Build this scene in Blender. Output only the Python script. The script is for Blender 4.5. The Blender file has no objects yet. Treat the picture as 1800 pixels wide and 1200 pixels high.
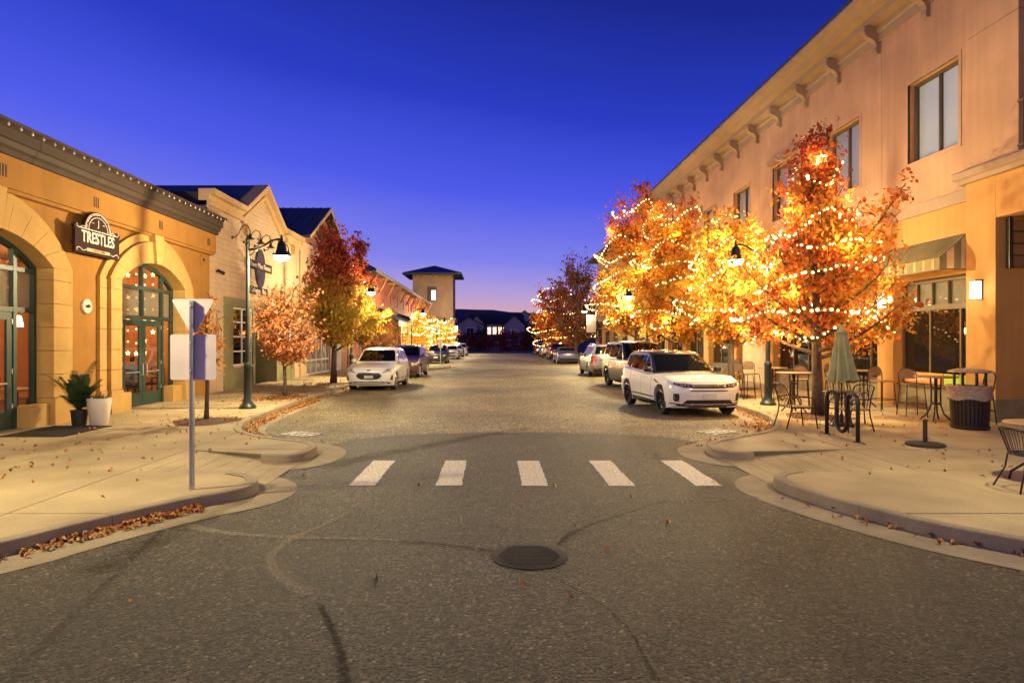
import bpy, bmesh, math, random
import numpy as np
from mathutils import Vector, Matrix
from mathutils.bvhtree import BVHTree

# ------------------------------------------------------------------ camera, sky, exposure
SC = bpy.context.scene
COL = SC.collection
F, VX, HY, EYE, WALK = 1100.0, 866.0, 600.0, 1.9, 0.13      # photo focal length (px), street vanishing point, horizon, eye height, pavement height
cam = bpy.data.cameras.new('camera'); camo = bpy.data.objects.new('camera', cam); COL.objects.link(camo)
camo.location = (0, 0, EYE); camo.rotation_euler = (math.pi / 2, 0, 0)
cam.sensor_width = 36; cam.lens = 36 * F / 1800; cam.shift_x = (900 - VX) / 1800
cam.clip_start = 0.05; cam.clip_end = 6000
SC.camera = camo

world = bpy.data.worlds.new('World'); SC.world = world; world.use_nodes = True
wn = world.node_tree.nodes; wl_ = world.node_tree.links
bg = wn['Background']
tc = wn.new('ShaderNodeTexCoord'); sx = wn.new('ShaderNodeSeparateXYZ'); wl_.new(tc.outputs['Generated'], sx.inputs[0])
def wmath(op, a, b):
    n = wn.new('ShaderNodeMath'); n.operation = op
    for i, q in enumerate((a, b)):
        if isinstance(q, (int, float)): n.inputs[i].default_value = q
        else: wl_.new(q, n.inputs[i])
    return n.outputs[0]
side = wmath('ADD', wmath('MULTIPLY', sx.outputs['X'], 0.42), 1.0)      # the sun went down on the left: the glow reaches higher there
hazen = wn.new('ShaderNodeTexNoise'); hazen.inputs['Scale'].default_value = 2.2; hazen.inputs['Detail'].default_value = 4
hmap = wn.new('ShaderNodeMapping'); hmap.inputs['Scale'].default_value = (1, 1, 5); wl_.new(tc.outputs['Generated'], hmap.inputs[0]); wl_.new(hmap.outputs[0], hazen.inputs['Vector'])
elev = wmath('ADD', wmath('MULTIPLY', sx.outputs['Z'], side), wmath('MULTIPLY', wmath('SUBTRACT', hazen.outputs[0], 0.5), 0.045))
rmp = wn.new('ShaderNodeValToRGB'); wl_.new(elev, rmp.inputs[0])
SKYC = [(0.0, (.66, .34, .36)), (.045, (.64, .38, .50)), (.078, (.44, .34, .68)), (.13, (.22, .225, .82)), (.23, (.075, .105, .80)), (.35, (.024, .046, .54)), (.50, (.011, .022, .27)), (1.0, (.004, .007, .075))]
el = rmp.color_ramp.elements
el[0].position, el[0].color = SKYC[0][0], (*SKYC[0][1], 1)
el[1].position, el[1].color = SKYC[-1][0], (*SKYC[-1][1], 1)
for p, c in SKYC[1:-1]:
    e = el.new(p); e.color = (*c, 1)
sky = wn.new('ShaderNodeTexSky'); sky.sky_type = 'NISHITA'; sky.sun_disc = False
sky.sun_elevation = math.radians(-4); sky.sun_rotation = math.radians(-60); sky.ozone_density = 6
addn = wn.new('ShaderNodeMix'); addn.data_type = 'RGBA'; addn.blend_type = 'ADD'; addn.inputs[0].default_value = 0.25
wl_.new(rmp.outputs[0], addn.inputs[6]); wl_.new(sky.outputs[0], addn.inputs[7]); wl_.new(addn.outputs[2], bg.inputs[0])
bg.inputs[1].default_value = 1.0
SC.view_settings.view_transform = 'Standard'; SC.view_settings.look = 'None'
SC.view_settings.exposure = 0.0; SC.view_settings.gamma = 1.0
SC.render.engine = 'CYCLES'
SC.cycles.use_denoising = True
SC.cycles.sample_clamp_indirect = 6.0
SC.cycles.max_bounces = 6; SC.cycles.diffuse_bounces = 3; SC.cycles.glossy_bounces = 3; SC.cycles.transparent_max_bounces = 10
LAMP_W = 1500.0          # one street lantern
BULB = 6.0             # emission of a string-light bulb

# ------------------------------------------------------------------ helpers
R_ = random.Random(11)
NP = np.random.default_rng(5)
PI = math.pi
def rad(a): return math.radians(a)
def G(px, py, z=0.0):
    Y = F * (EYE - z) / (py - HY)
    return ((px - VX) * Y / F, Y)
def wloc(o):
    v = Vector((0, 0, 0))
    while o is not None:
        v = v + o.location; o = o.parent
    return v
def tag(o, label=None, cat=None, group=None, kind=None):
    if label: o['label'] = label
    if cat: o['category'] = cat
    if group: o['group'] = group
    if kind: o['kind'] = kind
    return o
def thing(name, label, cat, loc=(0, 0, 0), group=None):
    o = bpy.data.objects.new(name, None); COL.objects.link(o); o.location = loc; o.empty_display_size = .2
    return tag(o, label, cat, group)
def dup(root, loc, rz=None, label=None, group=None):
    def cp(o, par):
        c = o.copy(); COL.objects.link(c); c.parent = par
        for ch in KIDS.get(o.name, []): cp(ch, c)
        return c
    r = cp(root, None); r.location = loc
    if rz is not None: r.rotation_euler = (0, 0, rz)
    if label: r['label'] = label
    if group: r['group'] = group
    return r
KIDS = {}
def adopt(o, parent):
    if parent is not None:
        o.parent = parent; o.location = -wloc(parent)
        KIDS.setdefault(parent.name, []).append(o)
def mesh_obj(name, verts, faces, mat, parent=None, smooth=False, at=None):
    me = bpy.data.meshes.new(name)
    if at is not None: verts = [(v[0] - at[0], v[1] - at[1], v[2] - at[2]) for v in verts]
    me.from_pydata(verts, [], faces); me.update()
    o = bpy.data.objects.new(name, me); COL.objects.link(o)
    if mat is not None: me.materials.append(mat)
    if smooth: me.shade_smooth()
    adopt(o, parent)
    if at is not None: o.location = o.location + Vector(at)
    return o
class MB:
    def __init__(s): s.v = []; s.f = []
    def add(s, vs, fs):
        b = len(s.v); s.v += [tuple(v) for v in vs]; s.f += [tuple(i + b for i in q) for q in fs]; return s
    def box(s, x0, y0, z0, x1, y1, z1):
        if x0 > x1: x0, x1 = x1, x0
        if y0 > y1: y0, y1 = y1, y0
        if z0 > z1: z0, z1 = z1, z0
        return s.add([(x0, y0, z0), (x1, y0, z0), (x1, y1, z0), (x0, y1, z0), (x0, y0, z1), (x1, y0, z1), (x1, y1, z1), (x0, y1, z1)],
                     [(0, 3, 2, 1), (4, 5, 6, 7), (0, 1, 5, 4), (1, 2, 6, 5), (2, 3, 7, 6), (3, 0, 4, 7)])
    def prism(s, poly, fn, a, b):
        n = len(poly); vs = [fn(p, a) for p in poly] + [fn(p, b) for p in poly]
        return s.add(vs, [tuple(range(n))[::-1], tuple(range(n, 2 * n))] + [(i, (i + 1) % n, n + (i + 1) % n, n + i) for i in range(n)])
    def yz(s, poly, x0, x1): return s.prism(poly, lambda p, d: (d, p[0], p[1]), x0, x1)
    def xz(s, poly, y0, y1): return s.prism(poly, lambda p, d: (p[0], d, p[1]), y0, y1)
    def xy(s, poly, z0, z1): return s.prism(poly, lambda p, d: (p[0], p[1], d), z0, z1)
    def tube(s, pts, r, n=6, cap=True):
        pts = [Vector(p) for p in pts]; m = len(pts)
        rs = r if isinstance(r, (list, tuple)) else [r] * m
        rings = []; up = None
        for i, p in enumerate(pts):
            t = (pts[min(i + 1, m - 1)] - pts[max(i - 1, 0)])
            if t.length < 1e-9: t = Vector((0, 0, 1))
            t.normalize()
            if up is None:
                up = Vector((0, 0, 1)) if abs(t.z) < .9 else Vector((1, 0, 0))
            a = t.cross(up)
            if a.length < 1e-6: a = t.orthogonal()
            a.normalize(); b = a.cross(t).normalized(); up = b
            rings.append([p + (a * math.cos(2 * PI * k / n) + b * math.sin(2 * PI * k / n)) * rs[i] for k in range(n)])
        vs = [q for ring in rings for q in ring]; fs = []
        for i in range(m - 1):
            for k in range(n):
                fs.append((i * n + k, i * n + (k + 1) % n, (i + 1) * n + (k + 1) % n, (i + 1) * n + k))
        if cap: fs += [tuple(range(n))[::-1], tuple(range((m - 1) * n, m * n))]
        return s.add(vs, fs)
    def lathe(s, prof, n=16, c=(0, 0, 0), M=None):
        vs = []; m = len(prof)
        for r, z in prof:
            for k in range(n):
                a = 2 * PI * k / n; v = Vector((r * math.cos(a), r * math.sin(a), z))
                if M is not None: v = M @ v
                vs.append((v.x + c[0], v.y + c[1], v.z + c[2]))
        fs = [(i * n + k, i * n + (k + 1) % n, (i + 1) * n + (k + 1) % n, (i + 1) * n + k) for i in range(m - 1) for k in range(n)]
        fs += [tuple(range(n))[::-1], tuple(range((m - 1) * n, m * n))]
        return s.add(vs, fs)
    def build(s, name, mat, parent=None, smooth=False, bev=0, at=None, auto=None):
        o = mesh_obj(name, s.v, s.f, mat, parent, False, at)
        bm = bmesh.new(); bm.from_mesh(o.data)
        bmesh.ops.recalc_face_normals(bm, faces=bm.faces)
        if bev:
            es = [e for e in bm.edges if len(e.link_faces) == 2 and e.calc_face_angle(0) > .5]
            bmesh.ops.bevel(bm, geom=es, offset=bev, segments=2, profile=.6, affect='EDGES', clamp_overlap=True)
        if smooth or auto:
            for f_ in bm.faces: f_.smooth = True
            if auto:
                for e in bm.edges:
                    if len(e.link_faces) == 2 and e.calc_face_angle(0) > auto: e.smooth = False
        bm.to_mesh(o.data); bm.free()
        return o
def chaikin(p, it=2):
    for _ in range(it):
        q = [p[0]]
        for a, b in zip(p[:-1], p[1:]):
            q += [(.75 * a[0] + .25 * b[0], .75 * a[1] + .25 * b[1]), (.25 * a[0] + .75 * b[0], .25 * a[1] + .75 * b[1])]
        p = q + [p[-1]]
    return p
def offset(p, d, s):
    out = []
    for i in range(len(p)):
        a = p[max(i - 1, 0)]; b = p[min(i + 1, len(p) - 1)]
        dx, dy = b[0] - a[0], b[1] - a[1]; l = math.hypot(dx, dy) or 1
        out.append((p[i][0] - s * dy / l * d, p[i][1] + s * dx / l * d))
    return out
def clip_rect(poly, x0, x1, y0, y1):
    def cut(p, ax, v, keep):
        out = []
        for i in range(len(p)):
            a, b = p[i - 1], p[i]
            ia = (a[ax] - v) * keep >= 0; ib = (b[ax] - v) * keep >= 0
            if ia != ib:
                t = (v - a[ax]) / (b[ax] - a[ax]); out.append((a[0] + (b[0] - a[0]) * t, a[1] + (b[1] - a[1]) * t))
            if ib: out.append(b)
        return out
    for ax, v, k in ((0, x0, 1), (0, x1, -1), (1, y0, 1), (1, y1, -1)):
        poly = cut(poly, ax, v, k)
        if len(poly) < 3: return []
    q = [poly[0]]
    for p in poly[1:]:
        if math.hypot(p[0] - q[-1][0], p[1] - q[-1][1]) > 1e-4: q.append(p)
    return q if len(q) > 2 else []
def area(p): return abs(sum(p[i - 1][0] * p[i][1] - p[i][0] * p[i - 1][1] for i in range(len(p)))) / 2
def arc(cx, cz, r, a0, a1, n):
    return [(cx + r * math.cos(rad(a0 + (a1 - a0) * i / n)), cz + r * math.sin(rad(a0 + (a1 - a0) * i / n))) for i in range(n + 1)]
def text(body, name, size, mat, M, parent=None, depth=.01, xs=1.0, align='CENTER', bold=0.0):
    cu = bpy.data.curves.new(name, 'FONT'); cu.body = body; cu.size = size; cu.extrude = depth; cu.align_x = align; cu.align_y = 'CENTER'; cu.resolution_u = 3; cu.offset = bold
    t = bpy.data.objects.new(name, cu); COL.objects.link(t); bpy.context.view_layer.update()
    me = bpy.data.meshes.new_from_object(t.evaluated_get(bpy.context.evaluated_depsgraph_get()))
    bpy.data.objects.remove(t); bpy.data.curves.remove(cu)
    me.transform(M @ Matrix.Diagonal((xs, 1, 1, 1))); me.name = name
    o = bpy.data.objects.new(name, me); COL.objects.link(o); me.materials.clear(); me.materials.append(mat); adopt(o, parent)
    return o
def face_px(x, y, z): return Matrix.Translation((x, y, z)) @ Matrix(((0, 0, 1, 0), (1, 0, 0, 0), (0, 1, 0, 0), (0, 0, 0, 1)))      # reads from the street, facing +X
def face_mx(x, y, z): return Matrix.Translation((x, y, z)) @ Matrix(((0, 0, -1, 0), (-1, 0, 0, 0), (0, 1, 0, 0), (0, 0, 0, 1)))    # facing -X

# ------------------------------------------------------------------ materials
MC = {}
def lin(h):
    return tuple(((c / 12.92) if c <= .04045 else ((c + .055) / 1.055) ** 2.4) for c in (int(h[i:i + 2], 16) / 255 for i in (0, 2, 4)))
def M(name, col=(.5, .5, .5), rough=.7, metal=0.0, var=.12, scale=2.5, bump=0.0, bscale=60.0, spec=.5, coat=0.0, emit=0.0, fine=.06, streak=0.0, ecol=None, sss=0):
    if name in MC: return MC[name]
    m = bpy.data.materials.new(name); m.use_nodes = True; nt = m.node_tree; N = nt.nodes; L = nt.links
    p = N['Principled BSDF']
    p.inputs['Roughness'].default_value = rough; p.inputs['Metallic'].default_value = metal
    p.inputs['Specular IOR Level'].default_value = spec; p.inputs['Coat Weight'].default_value = coat; p.inputs['Coat Roughness'].default_value = .04
    g = N.new('ShaderNodeNewGeometry')
    n1 = N.new('ShaderNodeTexNoise'); n1.inputs['Scale'].default_value = scale; n1.inputs['Detail'].default_value = 5; L.new(g.outputs['Position'], n1.inputs['Vector'])
    n2 = N.new('ShaderNodeTexNoise'); n2.inputs['Scale'].default_value = bscale; n2.inputs['Detail'].default_value = 3; L.new(g.outputs['Position'], n2.inputs['Vector'])
    def mp(src, lo, hi):
        r = N.new('ShaderNodeMapRange'); r.inputs[1].default_value = .3; r.inputs[2].default_value = .7; r.inputs[3].default_value = lo; r.inputs[4].default_value = hi; L.new(src, r.inputs[0]); return r.outputs[0]
    def mul(a, b):
        r = N.new('ShaderNodeMath'); r.operation = 'MULTIPLY'; L.new(a, r.inputs[0]); L.new(b, r.inputs[1]); return r.outputs[0]
    k = mul(mp(n1.outputs[0], 1 - var, 1 + var), mp(n2.outputs[0], 1 - fine, 1 + fine))
    if streak:
        mpn = N.new('ShaderNodeMapping'); mpn.inputs['Scale'].default_value = (6, 6, .35); L.new(g.outputs['Position'], mpn.inputs[0])
        n3 = N.new('ShaderNodeTexNoise'); n3.inputs['Scale'].default_value = 1.0; n3.inputs['Detail'].default_value = 6; L.new(mpn.outputs[0], n3.inputs['Vector'])
        k = mul(k, mp(n3.outputs[0], 1 - streak, 1 + streak * .5))
    v = N.new('ShaderNodeVectorMath'); v.operation = 'SCALE'; v.inputs[0].default_value = col; L.new(k, v.inputs['Scale'])
    L.new(v.outputs[0], p.inputs['Base Color'])
    if bump:
        b = N.new('ShaderNodeBump'); b.inputs['Strength'].default_value = bump; b.inputs['Distance'].default_value = .02; L.new(n2.outputs[0], b.inputs['Height']); L.new(b.outputs[0], p.inputs['Normal'])
    if emit:
        p.inputs['Emission Color'].default_value = (*(ecol or col), 1); p.inputs['Emission Strength'].default_value = emit
    MC[name] = m; return m
def glass_mat(name, tint=(.012, .009, .006), see=.0, rough=.02):
    """window glass: Fresnel mirror over either clear air (see=1) or a dark room (see=0)"""
    m = bpy.data.materials.new(name); m.use_nodes = True; nt = m.node_tree; N = nt.nodes; L = nt.links
    for n in list(N): N.remove(n)
    o = N.new('ShaderNodeOutputMaterial'); gl = N.new('ShaderNodeBsdfGlossy'); gl.inputs['Roughness'].default_value = rough; gl.inputs['Color'].default_value = (.95, .95, .95, 1)
    tr = N.new('ShaderNodeBsdfTransparent'); tr.inputs['Color'].default_value = (.9, .92, .9, 1)
    df = N.new('ShaderNodeBsdfDiffuse'); df.inputs['Color'].default_value = (*tint, 1)
    mx = N.new('ShaderNodeMixShader'); mx.inputs[0].default_value = see; L.new(df.outputs[0], mx.inputs[1]); L.new(tr.outputs[0], mx.inputs[2])
    g = N.new('ShaderNodeNewGeometry')
    def mt(op, a, b=0.0):
        q = N.new('ShaderNodeMath'); q.operation = op
        if isinstance(a, float): q.inputs[0].default_value = a
        else: L.new(a, q.inputs[0])
        if isinstance(b, float): q.inputs[1].default_value = b
        else: L.new(b, q.inputs[1])
        return q.outputs[0]
    dt = N.new('ShaderNodeVectorMath'); dt.operation = 'DOT_PRODUCT'; L.new(g.outputs['Incoming'], dt.inputs[0]); L.new(g.outputs['Normal'], dt.inputs[1])
    frv = mt('ADD', mt('MULTIPLY', mt('POWER', mt('SUBTRACT', 1.0, mt('ABSOLUTE', dt.outputs['Value'])), 5.0), .94), .055)
    n1 = N.new('ShaderNodeTexNoise'); n1.inputs['Scale'].default_value = .9; L.new(g.outputs['Position'], n1.inputs['Vector'])
    b = N.new('ShaderNodeBump'); b.inputs['Strength'].default_value = .03; b.inputs['Distance'].default_value = .05; L.new(n1.outputs[0], b.inputs['Height']); L.new(b.outputs[0], gl.inputs['Normal'])
    m2 = N.new('ShaderNodeMixShader'); L.new(frv, m2.inputs[0]); L.new(mx.outputs[0], m2.inputs[1]); L.new(gl.outputs[0], m2.inputs[2]); L.new(m2.outputs[0], o.inputs[0])
    return m
G_DARK = glass_mat('dark_glass'); G_CLEAR = glass_mat('clear_glass', see=.96); G_CAR = glass_mat('car_glass', tint=(.004, .004, .004)); G_HALF = glass_mat('blind_glass', see=.8)
def leaf_mat(name, cols, zr=None, top=None, trans=.4):
    """autumn leaves: a colour per leaf; zr = world heights over which the upper crown turns to `top`"""
    m = bpy.data.materials.new(name); m.use_nodes = True; nt = m.node_tree; N = nt.nodes; L = nt.links
    for n in list(N): N.remove(n)
    o = N.new('ShaderNodeOutputMaterial'); g = N.new('ShaderNodeNewGeometry')
    def ramp(cs):
        r = N.new('ShaderNodeValToRGB'); r.color_ramp.interpolation = 'LINEAR'; e = r.color_ramp.elements
        e[0].color = (*cs[0], 1); e[-1].color = (*cs[-1], 1)
        for i, c in enumerate(cs[1:-1]): q = e.new((i + 1) / (len(cs) - 1)); q.color = (*c, 1)
        L.new(mixv, r.inputs[0]); return r.outputs[0]
    n1 = N.new('ShaderNodeTexNoise'); n1.inputs['Scale'].default_value = 1.1; n1.inputs['Detail'].default_value = 2; L.new(g.outputs['Position'], n1.inputs['Vector'])
    a = N.new('ShaderNodeMath'); a.operation = 'MULTIPLY_ADD'; a.inputs[1].default_value = 1.6; a.inputs[2].default_value = -.8; L.new(n1.outputs[0], a.inputs[0])
    b = N.new('ShaderNodeMath'); b.operation = 'MULTIPLY_ADD'; b.inputs[1].default_value = .75; b.inputs[2].default_value = .12; L.new(g.outputs['Random Per Island'], b.inputs[0])
    c = N.new('ShaderNodeMath'); c.operation = 'ADD'; c.use_clamp = True; L.new(a.outputs[0], c.inputs[0]); L.new(b.outputs[0], c.inputs[1]); mixv = c.outputs[0]
    colr = ramp(cols)
    if top:
        c2 = ramp(top); sz = N.new('ShaderNodeSeparateXYZ'); L.new(g.outputs['Position'], sz.inputs[0])
        mr = N.new('ShaderNodeMapRange'); mr.inputs[1].default_value = zr[0]; mr.inputs[2].default_value = zr[1]
        ad = N.new('ShaderNodeMath'); ad.operation = 'MULTIPLY_ADD'; ad.inputs[1].default_value = 2.0; L.new(n1.outputs[0], ad.inputs[0]); L.new(sz.outputs[2], ad.inputs[2]); L.new(ad.outputs[0], mr.inputs[0])
        mx = N.new('ShaderNodeMix'); mx.data_type = 'RGBA'; L.new(mr.outputs[0], mx.inputs[0]); L.new(colr, mx.inputs[6]); L.new(c2, mx.inputs[7]); colr = mx.outputs[2]
    d = N.new('ShaderNodeBsdfPrincipled'); d.inputs['Roughness'].default_value = .55; d.inputs['Specular IOR Level'].default_value = .3; L.new(colr, d.inputs['Base Color'])
    t = N.new('ShaderNodeBsdfTranslucent'); L.new(colr, t.inputs['Color'])
    ms = N.new('ShaderNodeMixShader'); ms.inputs[0].default_value = trans; L.new(d.outputs[0], ms.inputs[1]); L.new(t.outputs[0], ms.inputs[2]); L.new(ms.outputs[0], o.inputs[0])
    return m
STEEL_BLK = M('black_metal', (.018, .018, .019), .42, .3, fine=.15)
ZINC = M('galvanised_steel', (.45, .45, .44), .45, .7, fine=.15)
CONC = M('concrete_slab', (.35, .275, .150), .85, var=.24, scale=.9, bump=.25, bscale=90, fine=.17)
CONC2 = M('concrete_kerb', (.27, .218, .132), .88, var=.22, scale=1.8, bump=.35, bscale=70, fine=.16)
OCHRE = M('ochre_stucco', (.31, .142, .023), .9, var=.12, scale=1.4, bump=.25, bscale=120, fine=.05, streak=.07)
SAND = M('sand_stone', (.45, .268, .080), .88, var=.10, scale=2.2, bump=.2, bscale=90, fine=.06)
TAN = M('tan_stucco', (.40, .246, .140), .9, var=.15, scale=.8, bump=.5, bscale=60, fine=.09, streak=.10)
TAN2 = M('golden_stucco', (.40, .215, .060), .9, var=.09, scale=1.0, bump=.3, bscale=130, fine=.09, streak=.09)
TRIM = M('taupe_trim', (.27, .195, .125), .85, var=.08, bump=.15, bscale=120)
BROWNC = M('brown_cornice', (.042, .024, .015), .75, var=.2, fine=.1, bump=.15)
CREAM = M('cream_siding', (.51, .355, .215), .8, var=.08, fine=.05, streak=.06)
OLIVE = M('olive_paint', (.19, .17, .075), .7, var=.12)
GREENF = M('dark_green_frame', (.018, .043, .034), .45, var=.08)
BRONZE = M('bronze_frame', (.10, .065, .035), .5, .2, var=.08)
ROOFM = M('slate_metal_roof', (.055, .065, .085), .42, .35, var=.15, fine=.05)
WHITEP = M('white_paint', (.72, .70, .66), .6, var=.05)
WOODO = M('orange_timber', (.42, .17, .05), .7, var=.22, scale=4, streak=.2)
REDW = M('red_brown_boards', (.27, .06, .03), .8, var=.15, streak=.1)
BARK = M('bark', (.085, .060, .042), .95, var=.3, scale=9, bump=.8, bscale=40, fine=.25)
MULCH = M('mulch', (.085, .042, .024), .95, var=.35, scale=14, bump=.9, bscale=60, fine=.3)
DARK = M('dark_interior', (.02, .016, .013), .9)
BLIND = M('window_blind', (.66, .62, .52), .8, var=.06)

# ------------------------------------------------------------------ road, kerbs, pavements
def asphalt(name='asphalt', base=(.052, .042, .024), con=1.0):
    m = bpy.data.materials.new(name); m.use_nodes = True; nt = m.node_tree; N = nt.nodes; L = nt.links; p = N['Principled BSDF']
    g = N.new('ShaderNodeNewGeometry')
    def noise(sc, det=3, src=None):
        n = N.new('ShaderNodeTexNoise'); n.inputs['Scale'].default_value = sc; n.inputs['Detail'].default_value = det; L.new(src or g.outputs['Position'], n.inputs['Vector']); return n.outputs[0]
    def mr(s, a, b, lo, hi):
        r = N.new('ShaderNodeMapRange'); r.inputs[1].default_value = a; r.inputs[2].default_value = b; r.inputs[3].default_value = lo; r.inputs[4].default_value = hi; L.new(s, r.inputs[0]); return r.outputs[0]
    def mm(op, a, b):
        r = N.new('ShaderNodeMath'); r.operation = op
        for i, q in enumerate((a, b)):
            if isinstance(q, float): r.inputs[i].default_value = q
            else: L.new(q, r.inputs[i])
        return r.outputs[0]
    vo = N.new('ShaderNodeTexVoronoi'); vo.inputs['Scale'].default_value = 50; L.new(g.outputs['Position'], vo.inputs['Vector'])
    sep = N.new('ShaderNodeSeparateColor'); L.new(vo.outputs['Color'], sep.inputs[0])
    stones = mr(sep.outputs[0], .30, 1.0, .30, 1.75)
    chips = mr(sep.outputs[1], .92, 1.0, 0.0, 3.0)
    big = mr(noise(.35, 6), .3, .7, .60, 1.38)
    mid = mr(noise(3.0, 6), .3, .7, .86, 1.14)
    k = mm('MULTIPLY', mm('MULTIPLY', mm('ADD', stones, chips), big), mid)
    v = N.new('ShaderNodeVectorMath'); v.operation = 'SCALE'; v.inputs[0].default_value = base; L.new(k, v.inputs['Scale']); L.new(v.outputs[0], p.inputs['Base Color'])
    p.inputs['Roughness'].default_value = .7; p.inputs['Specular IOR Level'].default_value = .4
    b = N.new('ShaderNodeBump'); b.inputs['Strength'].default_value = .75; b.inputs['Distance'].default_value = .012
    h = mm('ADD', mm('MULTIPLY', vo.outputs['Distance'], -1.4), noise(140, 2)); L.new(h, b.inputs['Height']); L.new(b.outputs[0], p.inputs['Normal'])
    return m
road = mesh_obj('road', [(-900, -60, 0), (900, -60, 0), (900, 1800, 0), (-900, 1800, 0)], [(0, 1, 2, 3)], asphalt()); tag(road, kind='structure')
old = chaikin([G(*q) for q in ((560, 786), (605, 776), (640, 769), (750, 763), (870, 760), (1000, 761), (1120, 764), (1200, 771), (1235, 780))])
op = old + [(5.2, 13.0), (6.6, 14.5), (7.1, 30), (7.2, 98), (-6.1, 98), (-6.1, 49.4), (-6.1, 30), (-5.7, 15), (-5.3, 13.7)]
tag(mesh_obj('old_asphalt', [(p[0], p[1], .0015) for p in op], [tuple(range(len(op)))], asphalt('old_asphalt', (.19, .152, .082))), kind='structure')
def paint_mat():
    m = bpy.data.materials.new('worn_road_paint'); m.use_nodes = True; nt = m.node_tree; N = nt.nodes; L = nt.links; p = N['Principled BSDF']
    g = N.new('ShaderNodeNewGeometry'); n = N.new('ShaderNodeTexNoise'); n.inputs['Scale'].default_value = 38; n.inputs['Detail'].default_value = 6; L.new(g.outputs['Position'], n.inputs['Vector'])
    r = N.new('ShaderNodeValToRGB'); r.color_ramp.elements[0].position = .36; r.color_ramp.elements[0].color = (.12, .105, .085, 1); r.color_ramp.elements[1].position = .46; r.color_ramp.elements[1].color = (.64, .58, .45, 1)
    L.new(n.outputs[0], r.inputs[0]); L.new(r.outputs[0], p.inputs['Base Color']); p.inputs['Roughness'].default_value = .7
    b = N.new('ShaderNodeBump'); b.inputs['Strength'].default_value = .5; b.inputs['Distance'].default_value = .01; L.new(n.outputs[0], b.inputs['Height']); L.new(b.outputs[0], p.inputs['Normal'])
    return m
PAINT = paint_mat()
for i in range(5):
    x = -1.90 + 1.145 * i
    y0, y1 = 8.25 + R_.uniform(-.02, .02), 9.98 + R_.uniform(-.03, .03)
    n = 14; vs = [(x + R_.uniform(-.008, .008), y0 + (y1 - y0) * k / n, .004) for k in range(n + 1)] + [(x + .345 + R_.uniform(-.008, .008), y1 - (y1 - y0) * k / n, .004) for k in range(n + 1)]
    mesh_obj('crosswalk_bar', vs, [tuple(range(len(vs)))], PAINT, road)
def smear_mat(name, col, lo=.42, hi=.62, sc=16):
    """thin residue: noise-broken film over the asphalt"""
    m = bpy.data.materials.new(name); m.use_nodes = True; nt = m.node_tree; N = nt.nodes; L = nt.links
    for n in list(N): N.remove(n)
    o = N.new('ShaderNodeOutputMaterial'); d = N.new('ShaderNodeBsdfDiffuse'); d.inputs[0].default_value = (*col, 1); t = N.new('ShaderNodeBsdfTransparent')
    g = N.new('ShaderNodeNewGeometry'); n = N.new('ShaderNodeTexNoise'); n.inputs['Scale'].default_value = sc; n.inputs['Detail'].default_value = 6; n.inputs['Roughness'].default_value = .7; L.new(g.outputs['Position'], n.inputs['Vector'])
    at = N.new('ShaderNodeAttribute'); at.attribute_name = 'edge'
    r = N.new('ShaderNodeMapRange'); r.inputs[1].default_value = lo; r.inputs[2].default_value = hi; L.new(n.outputs[0], r.inputs[0])
    mu = N.new('ShaderNodeMath'); mu.operation = 'MULTIPLY'; L.new(r.outputs[0], mu.inputs[0]); L.new(at.outputs['Fac'], mu.inputs[1])
    mx = N.new('ShaderNodeMixShader'); L.new(mu.outputs[0], mx.inputs[0]); L.new(t.outputs[0], mx.inputs[1]); L.new(d.outputs[0], mx.inputs[2]); L.new(mx.outputs[0], o.inputs[0])
    return m
CHALK = smear_mat('pale_residue', (.34, .30, .22), .25, .75, 30); TAR = smear_mat('tar_seam', (.026, .021, .015), .2, 1.0, 14); OIL = smear_mat('tyre_stain', (.046, .038, .026), .30, 1.3, 3)
ZL = [.004]
def streak(name, px, w, mat, it=3):
    """a stain or seam following photo pixels on the road; soft across its width"""
    ZL[0] += .0006
    p = chaikin([G(*q) for q in px], it); n = len(p); vs = []; ed = []
    for s, e in ((-1, 0.), (-.45, 1.), (.45, 1.), (1, 0.)):
        ws = [(w[0] + (w[1] - w[0]) * i / (n - 1)) * (1 + .25 * math.sin(i * 1.7) + R_.uniform(-.18, .18)) for i in range(n)]
        o = offset(p, 1, 1)
        for i in range(n):
            vs.append((p[i][0] + (o[i][0] - p[i][0]) * s * ws[i] / 2, p[i][1] + (o[i][1] - p[i][1]) * s * ws[i] / 2, ZL[0])); ed.append(e * min(1, i / 3 + .15, (n - 1 - i) / 3 + .15))
    fs = [(r * n + i, r * n + i + 1, (r + 1) * n + i + 1, (r + 1) * n + i) for r in range(3) for i in range(n - 1)]
    o = mesh_obj(name, vs, fs, mat, road); a = o.data.attributes.new('edge', 'FLOAT', 'POINT'); a.data.foreach_set('value', ed)
streak('pale_streak', [(525, 866), (590, 872), (627, 890), (600, 910), (540, 934), (497, 955), (470, 982), (485, 1008), (515, 1030), (545, 1048)], (.05, .17), CHALK)
streak('pale_streak', [(330, 925), (400, 938), (500, 945), (600, 946), (680, 948), (740, 954)], (.16, .07), CHALK)
streak('pale_streak', [(1160, 884), (1215, 881), (1265, 878), (1320, 875), (1345, 873)], (.10, .16), CHALK)
streak('tar_seam', [(700, 950), (780, 957), (850, 966), (880, 972)], (.05, .06), TAR)
streak('tar_seam', [(960, 1008), (1000, 1030), (1060, 1062), (1110, 1110), (1135, 1160), (1160, 1200), (1180, 1240)], (.022, .018), TAR)
streak('tar_seam', [(980, 958), (1000, 938), (1040, 922), (1090, 907), (1150, 885), (1180, 880)], (.09, .02), TAR)
streak('tar_seam', [(560, 1060), (585, 1105), (600, 1150), (610, 1210)], (.05, .09), TAR)
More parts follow.
